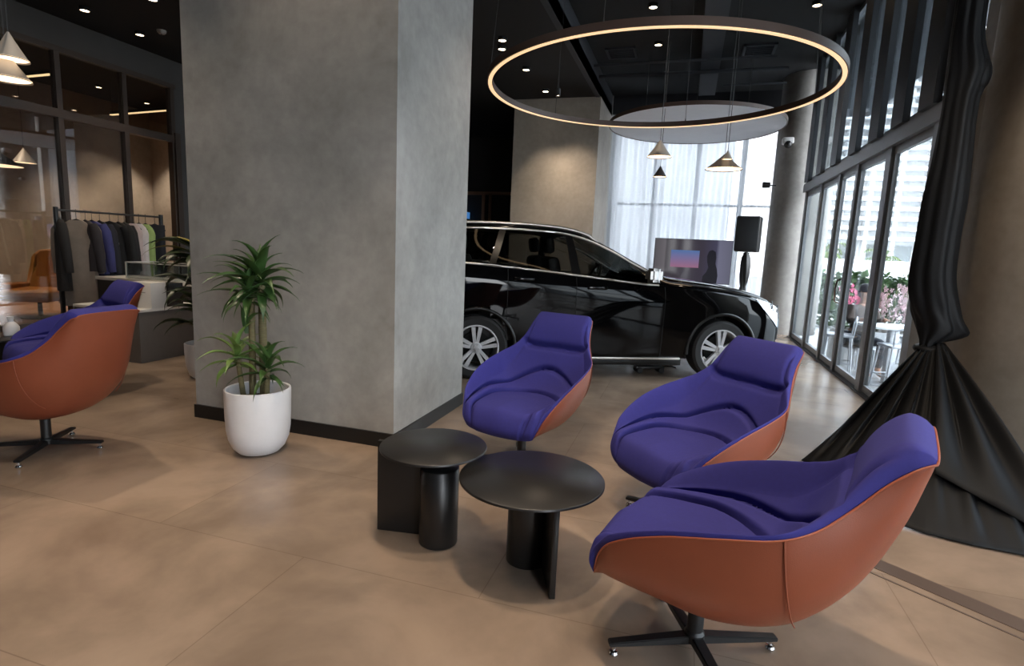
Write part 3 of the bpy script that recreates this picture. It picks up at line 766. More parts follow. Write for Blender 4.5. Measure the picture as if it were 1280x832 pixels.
# side windows: rear quarter, rear door, front door; black pillars between them
def slanted(x0b, x0t, x1b, x1t, side, off, nx=20):
    P = []
    for i in range(nx + 1):
        t = i/nx; row = []
        for j in range(NS2 + 1):
            q = j/NS2; x = (x0b + (x0t - x0b)*q)*(1 - t) + (x1b + (x1t - x1b)*q)*t
            row.append(car_row(x, side)[NS1 + j] + Vector((0, side*off, 0)))
        P.append(row)
    return P
for side in (-1, 1):
    for (a, b, c, d) in ((-.58, -.58, .10, .24), (.17, .31, .97, .94), (1.07, 1.02, 1.93, 1.93)):
        mb = MB(); mb.grid(slanted(a, b, c, d, side, -.006)); mb.build('side_window', M['car_glass'], car, smooth=60)
    for (a, b, c, d) in ((.10, .24, .17, .31), (.97, .94, 1.07, 1.02)):
        mb = MB(); mb.grid(slanted(a, b, c, d, side, -.003, 4)); mb.build('window_pillar', M['cladding'], car, smooth=60)
    # bright trim around the side glass
    xx = np.linspace(-.58, 1.93, 60)
    lowp = [car_row(x, side)[NS1] + Vector((0, side*.004, 0)) for x in xx]; hip = [car_row(x, side)[NS1 + NS2] + Vector((0, side*.006, -.008)) for x in xx]
    mb = MB(); mb.tube(lowp, .011, 6); mb.tube(hip, .011, 6); mb.build('window_trim', M['satin'], car, smooth=60)
    # roof rail
    rl = [(x, side*(lerp_tab(YE, x)[0] - .03), lerp_tab(ZE, x)[0] + .05 - (.035 if x in (-.5,) else 0)) for x in np.linspace(-.5, 1.22, 30)]
    rl = [(-.56, rl[0][1], rl[0][2] - .05)] + rl + [(1.32, side*.575, lerp_tab(ZE, 1.32)[0] + .012)]
    mb = MB(); mb.tube(rl, .016, 8); mb.build('roof_rail', M['satin'], car, smooth=60)
    # sill strip
    mb = MB(); mb.box((.42, side*.868 - .018, .222), (2.24, side*.868 + .018, .246), bevel=.008); mb.build('sill_strip', M['satin'], car)
    mb = MB(); mb.box((.40, side*.80 - .03, .15), (2.28, side*.80 + .03, .225), bevel=.01); mb.build('sill', M['cladding'], car)
    # arch lips
    for a, b, r in ARCH:
        pts = []
        for q in range(41):
            th = -.12 + (PI + .24)*q/40
            x, z = a + (r + .004)*math.cos(th), b + (r + .004)*math.sin(th)
            pts.append((x, side*(.895 if z > .45 else .885), z))
        mb = MB(); mb.tube(pts, .022, 8); mb.build('wheel_arch', M['cladding'], car, smooth=60)
        # wheel housing
        P = [[Vector((a + (r - .005)*math.cos(-.2 + (PI + .4)*q/30), side*yy, b + (r - .005)*math.sin(-.2 + (PI + .4)*q/30))) for yy in (.88, .55)] for q in range(31)]
        mb = MB(); mb.grid(P); mb.face([P[q][1] for q in range(31)]); mb.build('wheel_housing', M['underbody'], car, smooth=60)
    # door seams and handles
    mb = MB()
    for x0, lean in ((.30, .25), (1.02, .02), (2.0, .0)):
        pts = [car_row(x0 + lean*max(0, (NS1 - 12 - j))*-.0 + (lean*.0), side)[j] + Vector((0, side*.0005, 0)) for j in range(3, NS1)]
        mb.tube(pts, .004, 5)
    mb.build('door_seam', M['underbody'], car, smooth=60)
    for x0 in (.36, 1.14):
        y0 = side*(abs(car_row(x0, -1)[NS1 - 3].y) + .022); z0 = lerp_tab(ZBELT, x0)[0] - .11
        mb = MB(); mb.box((x0, y0 - .012, z0 - .016), (x0 + .21, y0 + .012, z0 + .016), bevel=.009); mb.box((x0 + .01, y0 - side*.04, z0 - .014), (x0 + .04, y0, z0 + .014)); mb.box((x0 + .17, y0 - side*.04, z0 - .014), (x0 + .2, y0, z0 + .014)); mb.build('door_handle', M['paint'], car)
    # door mirror
    mm = Matrix.Translation((1.80, side*1.00, 1.135))
    mb = MB(); mb.prism([(.075, -.085), (.085, -.02), (.07, .07), (.02, .10), (-.05, .105), (-.055, -.09), (.02, -.105)], -.07, .07); bmesh.ops.bevel(mb.bm, geom=list(mb.bm.edges), offset=.028, segments=4, affect='EDGES'); bmesh.ops.transform(mb.bm, matrix=mm, verts=mb.bm.verts)
    mir = mb.build('door_mirror', M['mirror_glass'], car)
    mb = MB(); mb.box((1.79, side*.95 - .07, 1.045), (1.87, side*.95 + .07, 1.085), bevel=.012); mb.build('mirror_arm', M['cladding'], mir)
    # headlamp: patch wrapped on the front corner
    P = []
    for i in range(25):
        t = i/24; x = 3.10 + .40*t
        r = car_row(x, side); n_ = []
        lo, hi = (NS1 - 1.0 - 7.5*min(1, t*1.3)), NS1 + 1.5 + 4*t
        for q in range(9):
            u = lo + (hi - lo)*q/8; k = int(u); fr_ = u - k
            p = r[k].lerp(r[k+1], fr_); n_.append(p + Vector((.006, side*.007, .004)))
        P.append(n_)
    mb = MB(); mb.grid(P); hl = mb.build('headlamp', M['lens_clear'], car, smooth=60)
    mb = MB()
    for (x, z, rr) in ((3.30, .845, .045), (3.40, .80, .04)):
        y = max(p.y*side for p in car_row(x, side) if abs(p.z - z) < .06)
        mb.tube([(x + .012 + rr*.5*math.cos(a), side*(y + .012) - side*.5*rr*math.cos(a)*.9, z + rr*math.sin(a)) for a in [2*PI*q/20 for q in range(20)]], .006, 6, closed=True)
    mb.build('daytime_ring', M['chrome'], hl)
    P = patch(3.30, 3.50, 5, 11, side, .006, 10); mb = MB(); mb.grid(P); mb.build('bumper_inlet', M['cladding'], car, smooth=60)
    P = patch(-.90, -.70, NS1 - 6, NS1 - 1, side, .006, 10); mb = MB(); mb.grid(P); mb.build('tail_lamp', M['tail'], car, smooth=60)
# windscreen, rear glass
def top_glass(name, x0, x1, jo):
    P = []
    for i in range(25):
        x = x0 + (x1 - x0)*i/24
        a = car_row(x, -1)[jo:]; b = car_row(x, 1)[jo:]
        P.append([p - Vector((0, 0, .006)) for p in a + list(reversed(b))[1:]])
    mb = MB(); mb.grid(P); mb.build(name, M['car_glass'], car, smooth=60)
top_glass('windscreen', 1.13, 2.06, NS1 + NS2); top_glass('rear_window', -.90, -.66, NS1 + NS2 + 1)
# grille: two kidney panels on the nose
for s_ in (-1, 1):
    mb = MB(); mb.box((3.585, s_*.16 - .13, .44), (3.625, s_*.16 + .13, .66), bevel=.03); g = mb.build('grille', M['cladding'], car)
    mb = MB()
    for k in range(8): mb.box((3.62, s_*.16 - .11 + k*.031, .46), (3.632, s_*.16 - .102 + k*.031, .64))
    mb.build('grille_bar', M['chrome'], g, smooth=0)
# underbody and cabin
mb = MB(); mb.box((-.7, -.52, .19), (3.3, .52, .42)); mb.box((.42, -.80, .165), (2.26, .80, .40)); mb.build('underbody', M['underbody'], car, smooth=0)
mb = MB(); mb.box((-.75, -.80, .40), (2.3, .80, .62)); mb.box((1.75, -.74, .62), (2.25, .74, .98), bevel=.05); mb.build('dashboard', M['seatcloth'], car)
for x0, y0, w in ((1.0, -.38, .25), (1.0, .38, .25), (.05, -.36, .3), (.05, .36, .3)):
    mb = MB()
    mb.box((-.02, -w, .6), (.5, w, .78), bevel=.05)
    mb.box((-.09, -w*.95, .0), (.05, w*.95, .62), T(-.02, 0, .72) @ Ry(-.22), bevel=.05)
    mb.box((-.05, -.13, 0), (.05, .13, .18), T(-.17, 0, 1.36) @ Ry(-.15), bevel=.04)
    bmesh.ops.transform(mb.bm, matrix=T(x0, y0, -.05), verts=mb.bm.verts); mb.build('cabin_seat', M['seatcloth'], car)
mb = MB(); c0 = Vector((1.60, .38, 1.02)); 
ring = [c0 + Vector((.08*math.sin(a), .18*math.cos(a), .17*math.sin(a))) for a in [2*PI*q/28 for q in range(28)]]
mb.tube(ring, .016, 8, closed=True); mb.tube([c0 + Vector((0, .17, 0)), c0, c0 + Vector((0, -.17, 0))], .02, 8); mb.tube([c0, c0 + Vector((.2, 0, -.06))], .03, 8); mb.build('steering_wheel', M['seatcloth'], car)
P = [[Vector((x, y, lerp_tab(ZE, x)[0] - .02 + .03*(1 - (y/.6)**2))) for y in np.linspace(-.56, .56, 9)] for x in np.linspace(-.5, 1.1, 10)]
mb = MB(); mb.grid(P); mb.build('headlining', M['headlining'], car)
# wheels
def wheel(x, side):
    w = MB().lathe([(.225, -.10), (.30, -.105), (.325, -.085), (.332, -.05), (.332, .05), (.325, .085), (.30, .105), (.225, .10)], 64, cap=False)
    Mx = T(x, side*.80, .332) @ Rx(PI/2 if side < 0 else -PI/2)
    bmesh.ops.transform(w.bm, matrix=Mx, verts=w.bm.verts)
    o = w.build('wheel', M['rubber'], car)
    mb = MB(); mb.lathe([(.229, -.1), (.229, .098), (.236, .104), (.222, .104), (.212, .07), (.205, -.08)], 64, cap=False)
    for k in range(5):
        a0 = k*2*PI/5 + .3
        for s2 in (-1, 1):
            # twin spokes: thick tapered bars from hub to rim
            th = a0 + s2*.30; th2 = a0 + s2*.17
            r0, r1 = .045, .216
            d0 = Vector((math.cos(th), math.sin(th), 0)); d1 = Vector((math.cos(th2), math.sin(th2), 0))
            p0, p1 = d0*r0, d1*r1
            n_ = Vector((-(p1 - p0).y, (p1 - p0).x, 0)).normalized()
            w0, w1 = .015, .021
            A = [p0 - n_*w0, p0 + n_*w0, p1 + n_*w1, p1 - n_*w1]
            za = [.088, .088, .095, .095]
            top = [mb.bm.verts.new((p.x, p.y, z)) for p, z in zip(A, za)]; bot = [mb.bm.verts.new((p.x, p.y, z - .04)) for p, z in zip(A, za)]
            mb.bm.faces.new(top); mb.bm.faces.new(bot[::-1])
            for q in range(4): mb.bm.faces.new([top[q], bot[q], bot[(q+1) % 4], top[(q+1) % 4]])
        mb.ball((.033*math.cos(a0 + .63), .033*math.sin(a0 + .63), .094), .007, 8)
    mb.lathe([(.055, .05), (.06, .085), (.05, .094), (.026, .096), (.024, .102), (0, .104)], 32, cap=False)
    bmesh.ops.transform(mb.bm, matrix=Mx, verts=mb.bm.verts)
    mb.build('rim', M['alloy'], o, smooth=35)
    mb = MB(); mb.lathe([(0, .02), (.16, .02), (.16, .035), (0, .035)], 40); bmesh.ops.transform(mb.bm, matrix=Mx, verts=mb.bm.verts); mb.build('brake_disc', M['underbody'], o)
for x in (0, WB):
    for s_ in (-1, 1): wheel(x, s_)
# trolley under the sill
dl = empty('wheel_dolly', (-.31, 6.52, 0), .46, 'small black wheeled dolly lying on the floor under the car sill', 'dolly')
mb = MB(); mb.box((-.17, -.05, .05), (.17, .05, .075), bevel=.006); mb.box((-.16, -.04, .075), (-.06, .04, .12), bevel=.01); mb.build('frame', M['black_metal'], dl)
for x in (-.13, .13):
    mb = MB(); mb.lathe([(0, -.015), (.03, -.015), (.035, -.01), (.035, .01), (.03, .015), (0, .015)], 20, T(x, -.05, .035) @ Rx(PI/2)); mb.lathe([(0, -.015), (.035, -.012), (.035, .012), (0, .015)], 20, T(x, .05, .035) @ Rx(PI/2)); mb.build('caster', M['rubber'], dl)
MB().tube([(.17, 0, .065), (.27, 0, .07), (.33, 0, .05)], .01, 8).build('handle', M['chrome'], dl)

# ------------------------------------------------------------------ far end: sheer curtain, television, speaker, cameras
def sheer():
    m = bpy.data.materials.new('sheer white voile'); m.use_nodes = True
    nt = m.node_tree; nt.nodes.clear(); out = nt.nodes.new('ShaderNodeOutputMaterial')
    t = nt.nodes.new('ShaderNodeBsdfTransparent'); tr = nt.nodes.new('ShaderNodeBsdfTranslucent'); df = nt.nodes.new('ShaderNodeBsdfDiffuse')
    tc = nt.nodes.new('ShaderNodeTexCoord'); n = nt.nodes.new('ShaderNodeTexNoise'); n.inputs['Scale'].default_value = 30
    r = nt.nodes.new('ShaderNodeValToRGB'); r.color_ramp.elements[0].color = (.60, .62, .65, 1); r.color_ramp.elements[1].color = (.68, .70, .73, 1)
    nt.links.new(tc.outputs['Object'], n.inputs['Vector']); nt.links.new(n.outputs['Fac'], r.inputs['Fac'])
    nt.links.new(r.outputs['Color'], tr.inputs['Color']); nt.links.new(r.outputs['Color'], df.inputs['Color'])
    a = nt.nodes.new('ShaderNodeMixShader'); a.inputs['Fac'].default_value = .35; nt.links.new(tr.outputs[0], a.inputs[1]); nt.links.new(df.outputs[0], a.inputs[2])
    b = nt.nodes.new('ShaderNodeMixShader'); b.inputs['Fac'].default_value = .86; nt.links.new(t.outputs[0], b.inputs[1]); nt.links.new(a.outputs[0], b.inputs[2])
    nt.links.new(b.outputs[0], out.inputs[0]); return m
M['sheer'] = sheer()
rng = random.Random(3)
P = []
n = 420; ph = [rng.uniform(0, 6.28) for _ in range(4)]
for i in range(n + 1):
    x = -1.73 + 3.62*i/n
    base = .06*math.sin(x*2*PI/.21 + 1.2*math.sin(x*3.1 + ph[0])) + .02*math.sin(x*2*PI/.41 + ph[1])
    P.append([Vector((x + .012*math.sin(z*1.3 + x*7), 12.5 + base*(1 + .15*math.sin(z*2 + x*5)), z)) for z in np.linspace(.02, 4.36, 14)])
mb = MB(); mb.grid(P); sc = mb.build('sheer_curtain', M['sheer'], None, smooth=180)
tag(sc, 'sheer white floor-length curtain over the tall end window', 'curtain')

def screen_mat():  # tones of reflections in the glossy screen, painted as emission
    m = bpy.data.materials.new('screen painted reflection'); m.use_nodes = True
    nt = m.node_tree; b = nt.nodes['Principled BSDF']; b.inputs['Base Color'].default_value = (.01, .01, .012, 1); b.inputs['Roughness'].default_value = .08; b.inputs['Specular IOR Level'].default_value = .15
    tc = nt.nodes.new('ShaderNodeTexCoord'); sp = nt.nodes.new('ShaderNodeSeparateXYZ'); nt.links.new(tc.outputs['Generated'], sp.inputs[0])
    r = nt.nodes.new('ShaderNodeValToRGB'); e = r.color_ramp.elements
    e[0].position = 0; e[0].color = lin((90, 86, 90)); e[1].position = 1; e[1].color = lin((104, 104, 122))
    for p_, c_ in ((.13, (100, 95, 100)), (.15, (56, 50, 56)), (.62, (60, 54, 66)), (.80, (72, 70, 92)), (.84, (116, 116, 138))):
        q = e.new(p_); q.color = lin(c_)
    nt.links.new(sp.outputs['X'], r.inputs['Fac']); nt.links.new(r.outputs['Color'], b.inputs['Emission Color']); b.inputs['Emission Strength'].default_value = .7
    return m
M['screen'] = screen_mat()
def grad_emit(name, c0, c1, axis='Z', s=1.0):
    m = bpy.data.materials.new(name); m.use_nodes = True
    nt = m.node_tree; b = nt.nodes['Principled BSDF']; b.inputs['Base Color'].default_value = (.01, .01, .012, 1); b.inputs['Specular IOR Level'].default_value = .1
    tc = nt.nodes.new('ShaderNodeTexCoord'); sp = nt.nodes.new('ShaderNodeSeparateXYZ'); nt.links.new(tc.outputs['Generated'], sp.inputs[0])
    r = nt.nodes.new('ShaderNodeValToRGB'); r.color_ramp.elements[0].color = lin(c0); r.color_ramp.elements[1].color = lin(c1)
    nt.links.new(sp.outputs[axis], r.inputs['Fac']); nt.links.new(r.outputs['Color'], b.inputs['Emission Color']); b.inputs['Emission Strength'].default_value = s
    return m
tv = empty('television', (.10, 11.2, 0), R(8), 'wide flat television on a stand behind the car bonnet, blue reflection painted on it', 'television')
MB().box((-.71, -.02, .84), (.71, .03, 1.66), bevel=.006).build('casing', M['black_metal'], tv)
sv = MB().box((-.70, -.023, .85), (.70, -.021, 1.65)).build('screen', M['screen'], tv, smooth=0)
MB().box((-.40, -.026, 1.13), (.12, -.024, 1.45)).build('painted_bright_reflection', grad_emit('blue and pink painted reflection', (176, 120, 150), (92, 130, 190), 'Z', .55), sv, smooth=0)  # reflection of a blue screen, painted as a glowing panel
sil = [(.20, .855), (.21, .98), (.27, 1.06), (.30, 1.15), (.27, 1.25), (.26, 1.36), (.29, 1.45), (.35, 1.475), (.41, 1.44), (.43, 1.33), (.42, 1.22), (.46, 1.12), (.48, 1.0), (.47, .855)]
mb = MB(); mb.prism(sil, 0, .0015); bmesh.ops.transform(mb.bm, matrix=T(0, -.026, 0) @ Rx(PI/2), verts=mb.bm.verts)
mb.build('painted_dark_reflection', grad_emit('dark painted reflection of a figure', (18, 16, 22), (22, 20, 28)), sv, smooth=0)  # reflected figure, painted as a flat dark shape
mb = MB(); mb.box((-.3, -.02, 0), (-.24, .02, .9)); mb.box((.24, -.02, 0), (.3, .02, .9)); mb.box((-.45, -.22, 0), (.45, .22, .03), bevel=.008); mb.build('stand', M['black_metal'], tv)

sk = empty('loudspeaker', (1.02, 11.0, 0), R(-14), 'black loudspeaker on a cloth-covered stand beside the sheer curtain', 'loudspeaker')
MB().box((-.20, -.17, 1.46), (.20, .17, 2.09), bevel=.03).build('cabinet', M['black_metal'], sk)
M['grille_cloth'] = mat('black speaker grille', (26, 27, 30), .8, bump=.3, bscale=400)
MB().box((-.18, -.178, 1.49), (.18, -.168, 2.06), bevel=.004).build('grille', M['grille_cloth'], sk)
MB().lathe([(.03, .02), (.03, 1.46)], 16).build('pole', M['black_metal'], sk)
prof = [(.05, 1.45), (.045, 1.42), (.07, 1.36), (.085, 1.22), (.08, 1.05), (.065, .92), (.045, .84), (.055, .8), (.09, .5), (.16, .05)]
P = [[Vector((r_*(1 + .12*math.sin(5*a + z*6))*math.cos(a), r_*(1 + .12*math.sin(5*a + z*6))*math.sin(a), z)) for a in [2*PI*k/40 for k in range(40)]] for r_, z in prof]
mb = MB(); mb.grid(P, close_v=True); mb.build('cloth_cover', M['black_metal'], sk)
for k in range(3):
    a = k*2.094 + .5; MB().tube([(.03*math.cos(a), .03*math.sin(a), .3), (.42*math.cos(a), .42*math.sin(a), .012)], .012, 8).build('leg', M['black_metal'], sk)
M['cam_white'] = mat('white camera shell', (190, 188, 186), .4, var=.03)
sc1 = empty('dome_camera', (1.52, 11.22, 3.41), 0, 'white security camera mounted on the far round pillar', 'security camera')
MB().box((-.09, -.13, -.05), (.09, .04, .06), bevel=.02).build('bracket', M['cam_white'], sc1)
MB().ball((0, -.1, -.06), .065, 16).build('dome', M['black_metal'], sc1)
sc2 = empty('wall_spotlight', (1.33, 11.38, 2.68), 0, 'small black bracket spotlight at the edge of the sheer curtain', 'spotlight')
MB().tube([(.15, .06, 0), (-.04, -.02, 0)], .012, 8).build('arm', M['black_metal'], sc2)
MB().lathe([(0, 0), (.05, 0), (.055, .02), (.05, .13), (0, .13)], 20, T(-.13, -.05, 0) @ Ry(PI/2)).build('head', M['black_metal'], sc2)

# small blue sign and grey box by the black wall
sg = tag(MB().box((-6.18, 13.70, 0), (-5.50, 13.95, 2.05), bevel=.01).build('display_totem', M['black_metal'], None), 'dark display totem by the black wall with a small blue sign on top', 'display')
M['sky_blue'] = mat('blue sign', (74, 132, 196), .5, emit=(74, 132, 196), estr=.6)
MB().box((-6.15, 13.72, 2.05), (-5.52, 13.93, 2.22), bevel=.006).build('sign_panel', M['sky_blue'], sg)

# ------------------------------------------------------------------ clothes rack, counter, mustard armchair
rk = empty('clothes_rack', (-7.2, 5.56, 0), 0, 'black metal clothes rail holding a row of garments before the shop front', 'clothes rack')
MB().tube([(0, -.70, 1.565), (0, .70, 1.565)], .013, 10).build('rail', M['black_metal'], rk)
for s_ in (-1, 1):
    MB().box((-.02, s_*.70 - .02, .03), (.02, s_*.70 + .02, 1.60), bevel=.004).build('post', M['black_metal'], rk)
    MB().box((-.25, s_*.70 - .02, .03), (.25, s_*.70 + .02, .07), bevel=.004).build('foot', M['black_metal'], rk)
MB().box((-.015, -.68, .18), (.015, .68, .21)).build('lower_bar', M['black_metal'], rk)
def garment(y, rgb, length, width, sleeve, rz, lab, chest=None, trousers=False, rngs=0):
    r = empty('hanging_garment', (-7.2, y, 1.565), rz, lab, 'garment', 'garments on the clothes rail')
    g = mat('cloth ' + lab[:24], rgb, .85, var=.12, scale=7, bump=.1, bscale=300)
    hk = MB(); hk.tube([(0, 0, -.10), (0, 0, -.02), (0, .018, .012), (0, 0, .024), (0, -.016, .012)], .003, 6)
    hk.tube([(-width*.42, 0, -.19), (-width*.2, 0, -.13), (0, 0, -.10), (width*.2, 0, -.13), (width*.42, 0, -.19)], .010, 8)
    hk.build('hanger', M['black_metal'], r)
    rg_ = random.Random(rngs); P = []
    nz = 22; nk = 36
    for i in range(nz + 1):
        t = i/nz; z = -.11 - length*t
        if trousers: hw = width*.40
        else: hw = width*(.17 + .33*min(1, t/.12)**.6) if t < .12 else width*(.5 - .06*math.sin(PI*min(1, (t - .12)/.6)) + .03*t)
        th = .03 + .035*min(1, t*5)
        row = []
        for k in range(nk):
            a = 2*PI*k/nk; c, s2 = math.cos(a), math.sin(a)
            fold = 1 + .22*t*math.sin(4*a*2 + rngs) 
            row.append(Vector((hw*math.copysign(abs(c)**.7, c), th*fold*math.copysign(abs(s2)**.8, s2), z)))
        P.append(row)
    mb = MB(); mb.grid(P, close_v=True); mb.face([p for p in P[0]][::-1]); mb.build('cloth', g, r, smooth=70)
    if sleeve:
        for s_ in (-1, 1):
            mb = MB(); mb.tube([(s_*width*.40, 0, -.16), (s_*width*.52, .0, -.24), (s_*width*.58, .02, -.24 - sleeve*.5), (s_*width*.58, .04, -.24 - sleeve)], [.05, .06, .055, .045], 14)
            mb.build('sleeve', g, r, smooth=70)
    if 'stripe' in lab:
        MB().tube([(-width*.42, -.05, -.18), (-width*.53, -.06, -.26), (-width*.59, -.045, -.24 - sleeve*.5), (-width*.59, -.01, -.24 - sleeve)], .012, 6).build('sleeve_stripe', M['print_white'], r)
    if chest: MB().box((.04, -.078, -.40), (.12, -.07, -.37)).build('chest_print', chest, r, smooth=0)
    return r
M['print_white'] = mat('white print', (200, 200, 200), .7)
GA = [(-.66, (30, 28, 28), .85, .24, .5, -.5, 'nearest black garment at the open end of the clothes rail', None),
      (-.47, (128, 117, 106), 1.05, .38, .52, .80, 'taupe long-sleeved hooded top on the clothes rail', None),
      (-.36, (40, 36, 40), .62, .34, .50, -.1, 'dark top squeezed between the taupe one and the blue one', None),
      (-.28, (52, 55, 104), .66, .36, .50, .15, 'dusty blue jacket on the clothes rail', None),
      (-.18, (22, 24, 34), .95, .36, .52, .0, 'navy jacket next to the dusty blue one', None),
      (-.05, (16, 16, 18), .92, .38, .54, .55, 'black jacket with a small white chest print', M['print_white']),
      (.07, (20, 20, 21), .80, .36, .54, .0, 'black track top with a pale sleeve stripe, beside the printed jacket', None),
      (.15, (30, 27, 28), .80, .34, .5, -.2, 'plain black top right before the pale pink garment', None),
      (.27, (190, 170, 164), 1.05, .22, 0, .85, 'pale pink long dress on the clothes rail', None),
      (.36, (206, 196, 192), 1.05, .22, 0, .85, 'off-white long dress between the pink and lime ones', None),
      (.46, (150, 172, 102), 1.05, .22, 0, .80, 'lime green long dress on the clothes rail', None),
      (.60, (18, 19, 26), .85, .30, 0, .85, 'black folded trousers on the last hanger by the rail post', None)]
for k, (dy, rgb, ln, wd, sl, rz, lab, ch) in enumerate(GA): garment(5.56 + dy, rgb, ln, wd, sl, rz, lab, ch, trousers=(k == 11), rngs=k)

ct = empty('cabinet', (-5.30, 4.30, 0), 0, 'low grey-brown cabinet with a white top, behind the orange-backed chair', 'cabinet')
MB().box((-.9, 0, .0), (0, .78, .53), bevel=.004).build('body', M['cabinet'], ct)
MB().box((-.91, -.01, .53), (.01, .79, .56), bevel=.003).build('countertop', M['white'], ct)
MB().box((-1.25, -.06, 0), (-.9, .3, .16), bevel=.004).build('plinth', M['cabinet'], ct)
c2 = empty('display_counter', (-6.15, 5.15, 0), 0, 'dark display counter with white top carrying a glass case, before the clothes rail', 'counter')
MB().box((-.85, 0, 0), (.75, .45, .74), bevel=.004).build('body', M['cabinet_dark'], c2)
MB().box((-.87, -.01, .74), (.77, .47, .78), bevel=.003).build('countertop', M['white'], c2)
gc = empty('glass_case', (-6.0, 5.18, .78), 0, 'clear glass display case with slim white frame on the dark counter', 'display case')
mb = MB()
for x in (-.55, .55):
    for y in (0, .38): mb.box((x - .006, y - .006, 0), (x + .006, y + .006, .20))
for y in (0, .38): mb.box((-.55, y - .006, .19), (.55, y + .006, .202))
for x in (-.55, .55): mb.box((x - .006, 0, .19), (x + .006, .38, .202))
mb.build('frame', M['white'], gc, smooth=0)
mb = MB(); mb.box((-.545, 0, 0), (.545, .004, .19)); mb.box((-.545, .376, 0), (.545, .38, .19)); mb.build('pane', M['glass'], gc, smooth=0)
bx = empty('white_box', (-5.42, 4.52, .56), .1, 'white carton standing on the low grey-brown cabinet', 'box')
MB().box((-.13, -.1, 0), (.13, .1, .27), bevel=.004).build('carton', M['white'], bx)
M['grey_print'] = mat('grey print', (150, 148, 146), .7)
mb = MB(); mb.box((-.05, -.102, .16), (.06, -.1, .17)); mb.box((-.05, -.102, .14), (.02, -.1, .147)); mb.build('print', M['grey_print'], bx, smooth=0)
b2 = empty('black_box', (-5.40, 4.76, .56), 0, 'black box next to the white carton on the cabinet', 'box')
MB().box((-.09, -.09, 0), (.09, .09, .25), bevel=.004).build('carton', M['cabinet_dark'], b2); MB().box((-.091, -.091, .19), (.091, .091, .252), bevel=.003).build('lid', M['black_metal'], b2)

ac = empty('mustard_armchair', (-9.3, 5.95, 0), R(-62), 'mustard leather swivel armchair behind the shop glass', 'armchair')
P = []
for i in range(21):
    v = i/20; row = []
    for j in range(25):
        a = -1.9 + 3.8*j/24
        rr = .40 + .03*math.sin(PI*v)
        top = .46 + .56*max(0, math.cos(a*1.05))**.22*(1 if abs(a) < .62 else max(0, 1 - (abs(a) - .62)/.12)) 
        top = max(top, .50)
        z = .26 + (top - .26)*v
        x = -rr*math.cos(a)*(.85 + .15*v) - (.10*max(0, z - .5)); y = rr*math.sin(a)*(.8 + .2*min(1, v*2))
        row.append(Vector((x, y, z)))
    P.append(row)
mb = MB(); mb.grid(P); o = mb.build('shell', M['mustard'], ac, smooth=70); md = o.modifiers.new('thick', 'SOLIDIFY'); md.thickness = .07; md.offset = 0
MB().box((-.32, -.33, .26), (.36, .33, .44), bevel=.06, seg=4).build('seat_cushion', M['mustard'], ac)
MB().lathe([(.24, 0), (.24, .012), (.03, .03), (.03, .26)], 32).build('base', M['black_metal'], ac)

# ------------------------------------------------------------------ black cloth gathered at the round pillar
M['drape'] = mat('black satin cloth', (9, 12, 16), .6, spec=.3, var=.15, scale=3, bump=.06, bscale=500)
TAB = [(4.5, 1.60, .085), (3.08, 1.625, .085), (2.83, 1.63, .09), (2.63, 1.66, .115), (2.56, 1.655, .11), (2.43, 1.645, .095), (2.06, 1.645, .105), (1.80, 1.64, .12), (1.53, 1.635, .12), (1.25, 1.64, .13), (1.05, 1.69, .15), (.965, 1.73, .155), (.90, 1.715, .115), (.83, 1.68, .055), (.74, 1.68, .052), (.66, 1.69, .08)]
TAB = [(-z, x, w) for z, x, w in TAB]
e1 = Vector((.943, -.333, 0)); e2 = Vector((.333, .943, 0))
P = []
nk = 120
for i in range(141):
    z = 4.5 + (.70 - 4.5)*i/140
    x, w = lerp_tab(TAB, -z); c = Vector((x, 4.6, z)); row = []
    tw = .35*math.sin(z*1.1)
    kn = math.exp(-((z - .98)/.13)**2)
    for k in range(nk):
        a = 2*PI*k/nk
        fold = 1 + .07*math.sin(5*a + 1.2*math.sin(z*.9) + tw*3) + .03*math.sin(11*a + z*1.1) + kn*.10*math.sin(4*a + 9*z)
        fold -= .05*kn
        # the bundle hangs lower on one side and makes a pointed pouch
        px = w*fold*math.cos(a); py = (.10 + .25*w)*fold*math.sin(a)*.9
        pt = c + e1*px + e2*py
        if kn > .02: pt.z -= kn*.06*max(0, math.cos(a))
        row.append(pt)
    P.append(row)
drape = empty('black_drape', (1.66, 4.6, 0), 0, 'black cloth gathered against the round pillar and spread on the floor', 'drape')
def rel(P, o): return [[p - o for p in r] for r in P]
dl0 = Vector((1.66, 4.6, 0))
mb = MB(); mb.grid(rel(P, dl0), close_v=True); mb.build('hanging_bundle', M['drape'], drape, smooth=70)
# skirt: pulled out over the floor as a tent
FL = [(.86, 4.06), (.93, 3.86), (1.02, 3.58), (1.14, 3.26), (1.27, 3.17), (1.45, 3.12), (1.66, 3.10), (1.88, 3.10), (1.98, 3.34)]
def fl(t):
    u = t*(len(FL) - 1); i = min(int(u), len(FL) - 2); q = u - i
    return Vector((FL[i][0]*(1-q) + FL[i+1][0]*q, FL[i][1]*(1-q) + FL[i+1][1]*q, 0))
P = []
for i in range(221):
    t = i/220; g = fl(t); a0 = math.radians(205 + 150*t)
    top = Vector((1.685 + .06*math.cos(a0), 4.58 + .07*math.sin(a0), .80))
    row = []
    side = Vector((-(g - top).y, (g - top).x, 0)).normalized()
    calm = 1 - .85*math.exp(-((t - .47)/.16)**2)
    for j in range(41):
        s = j/40
        p = top.lerp(g, s); p.z = .80*(1 - s)**1.08 + .012
        amp = .05*math.sin(PI*s**.8)*calm
        p += Vector((0, 0, 1))*(amp*.6*math.sin(t*60 + 1.5*s) + amp*.35*math.sin(t*113 - 2*s)) + side*amp*.5*math.sin(t*60 + 1.2)
        p.z = max(.006, p.z)
        row.append(p)
    P.append(row)
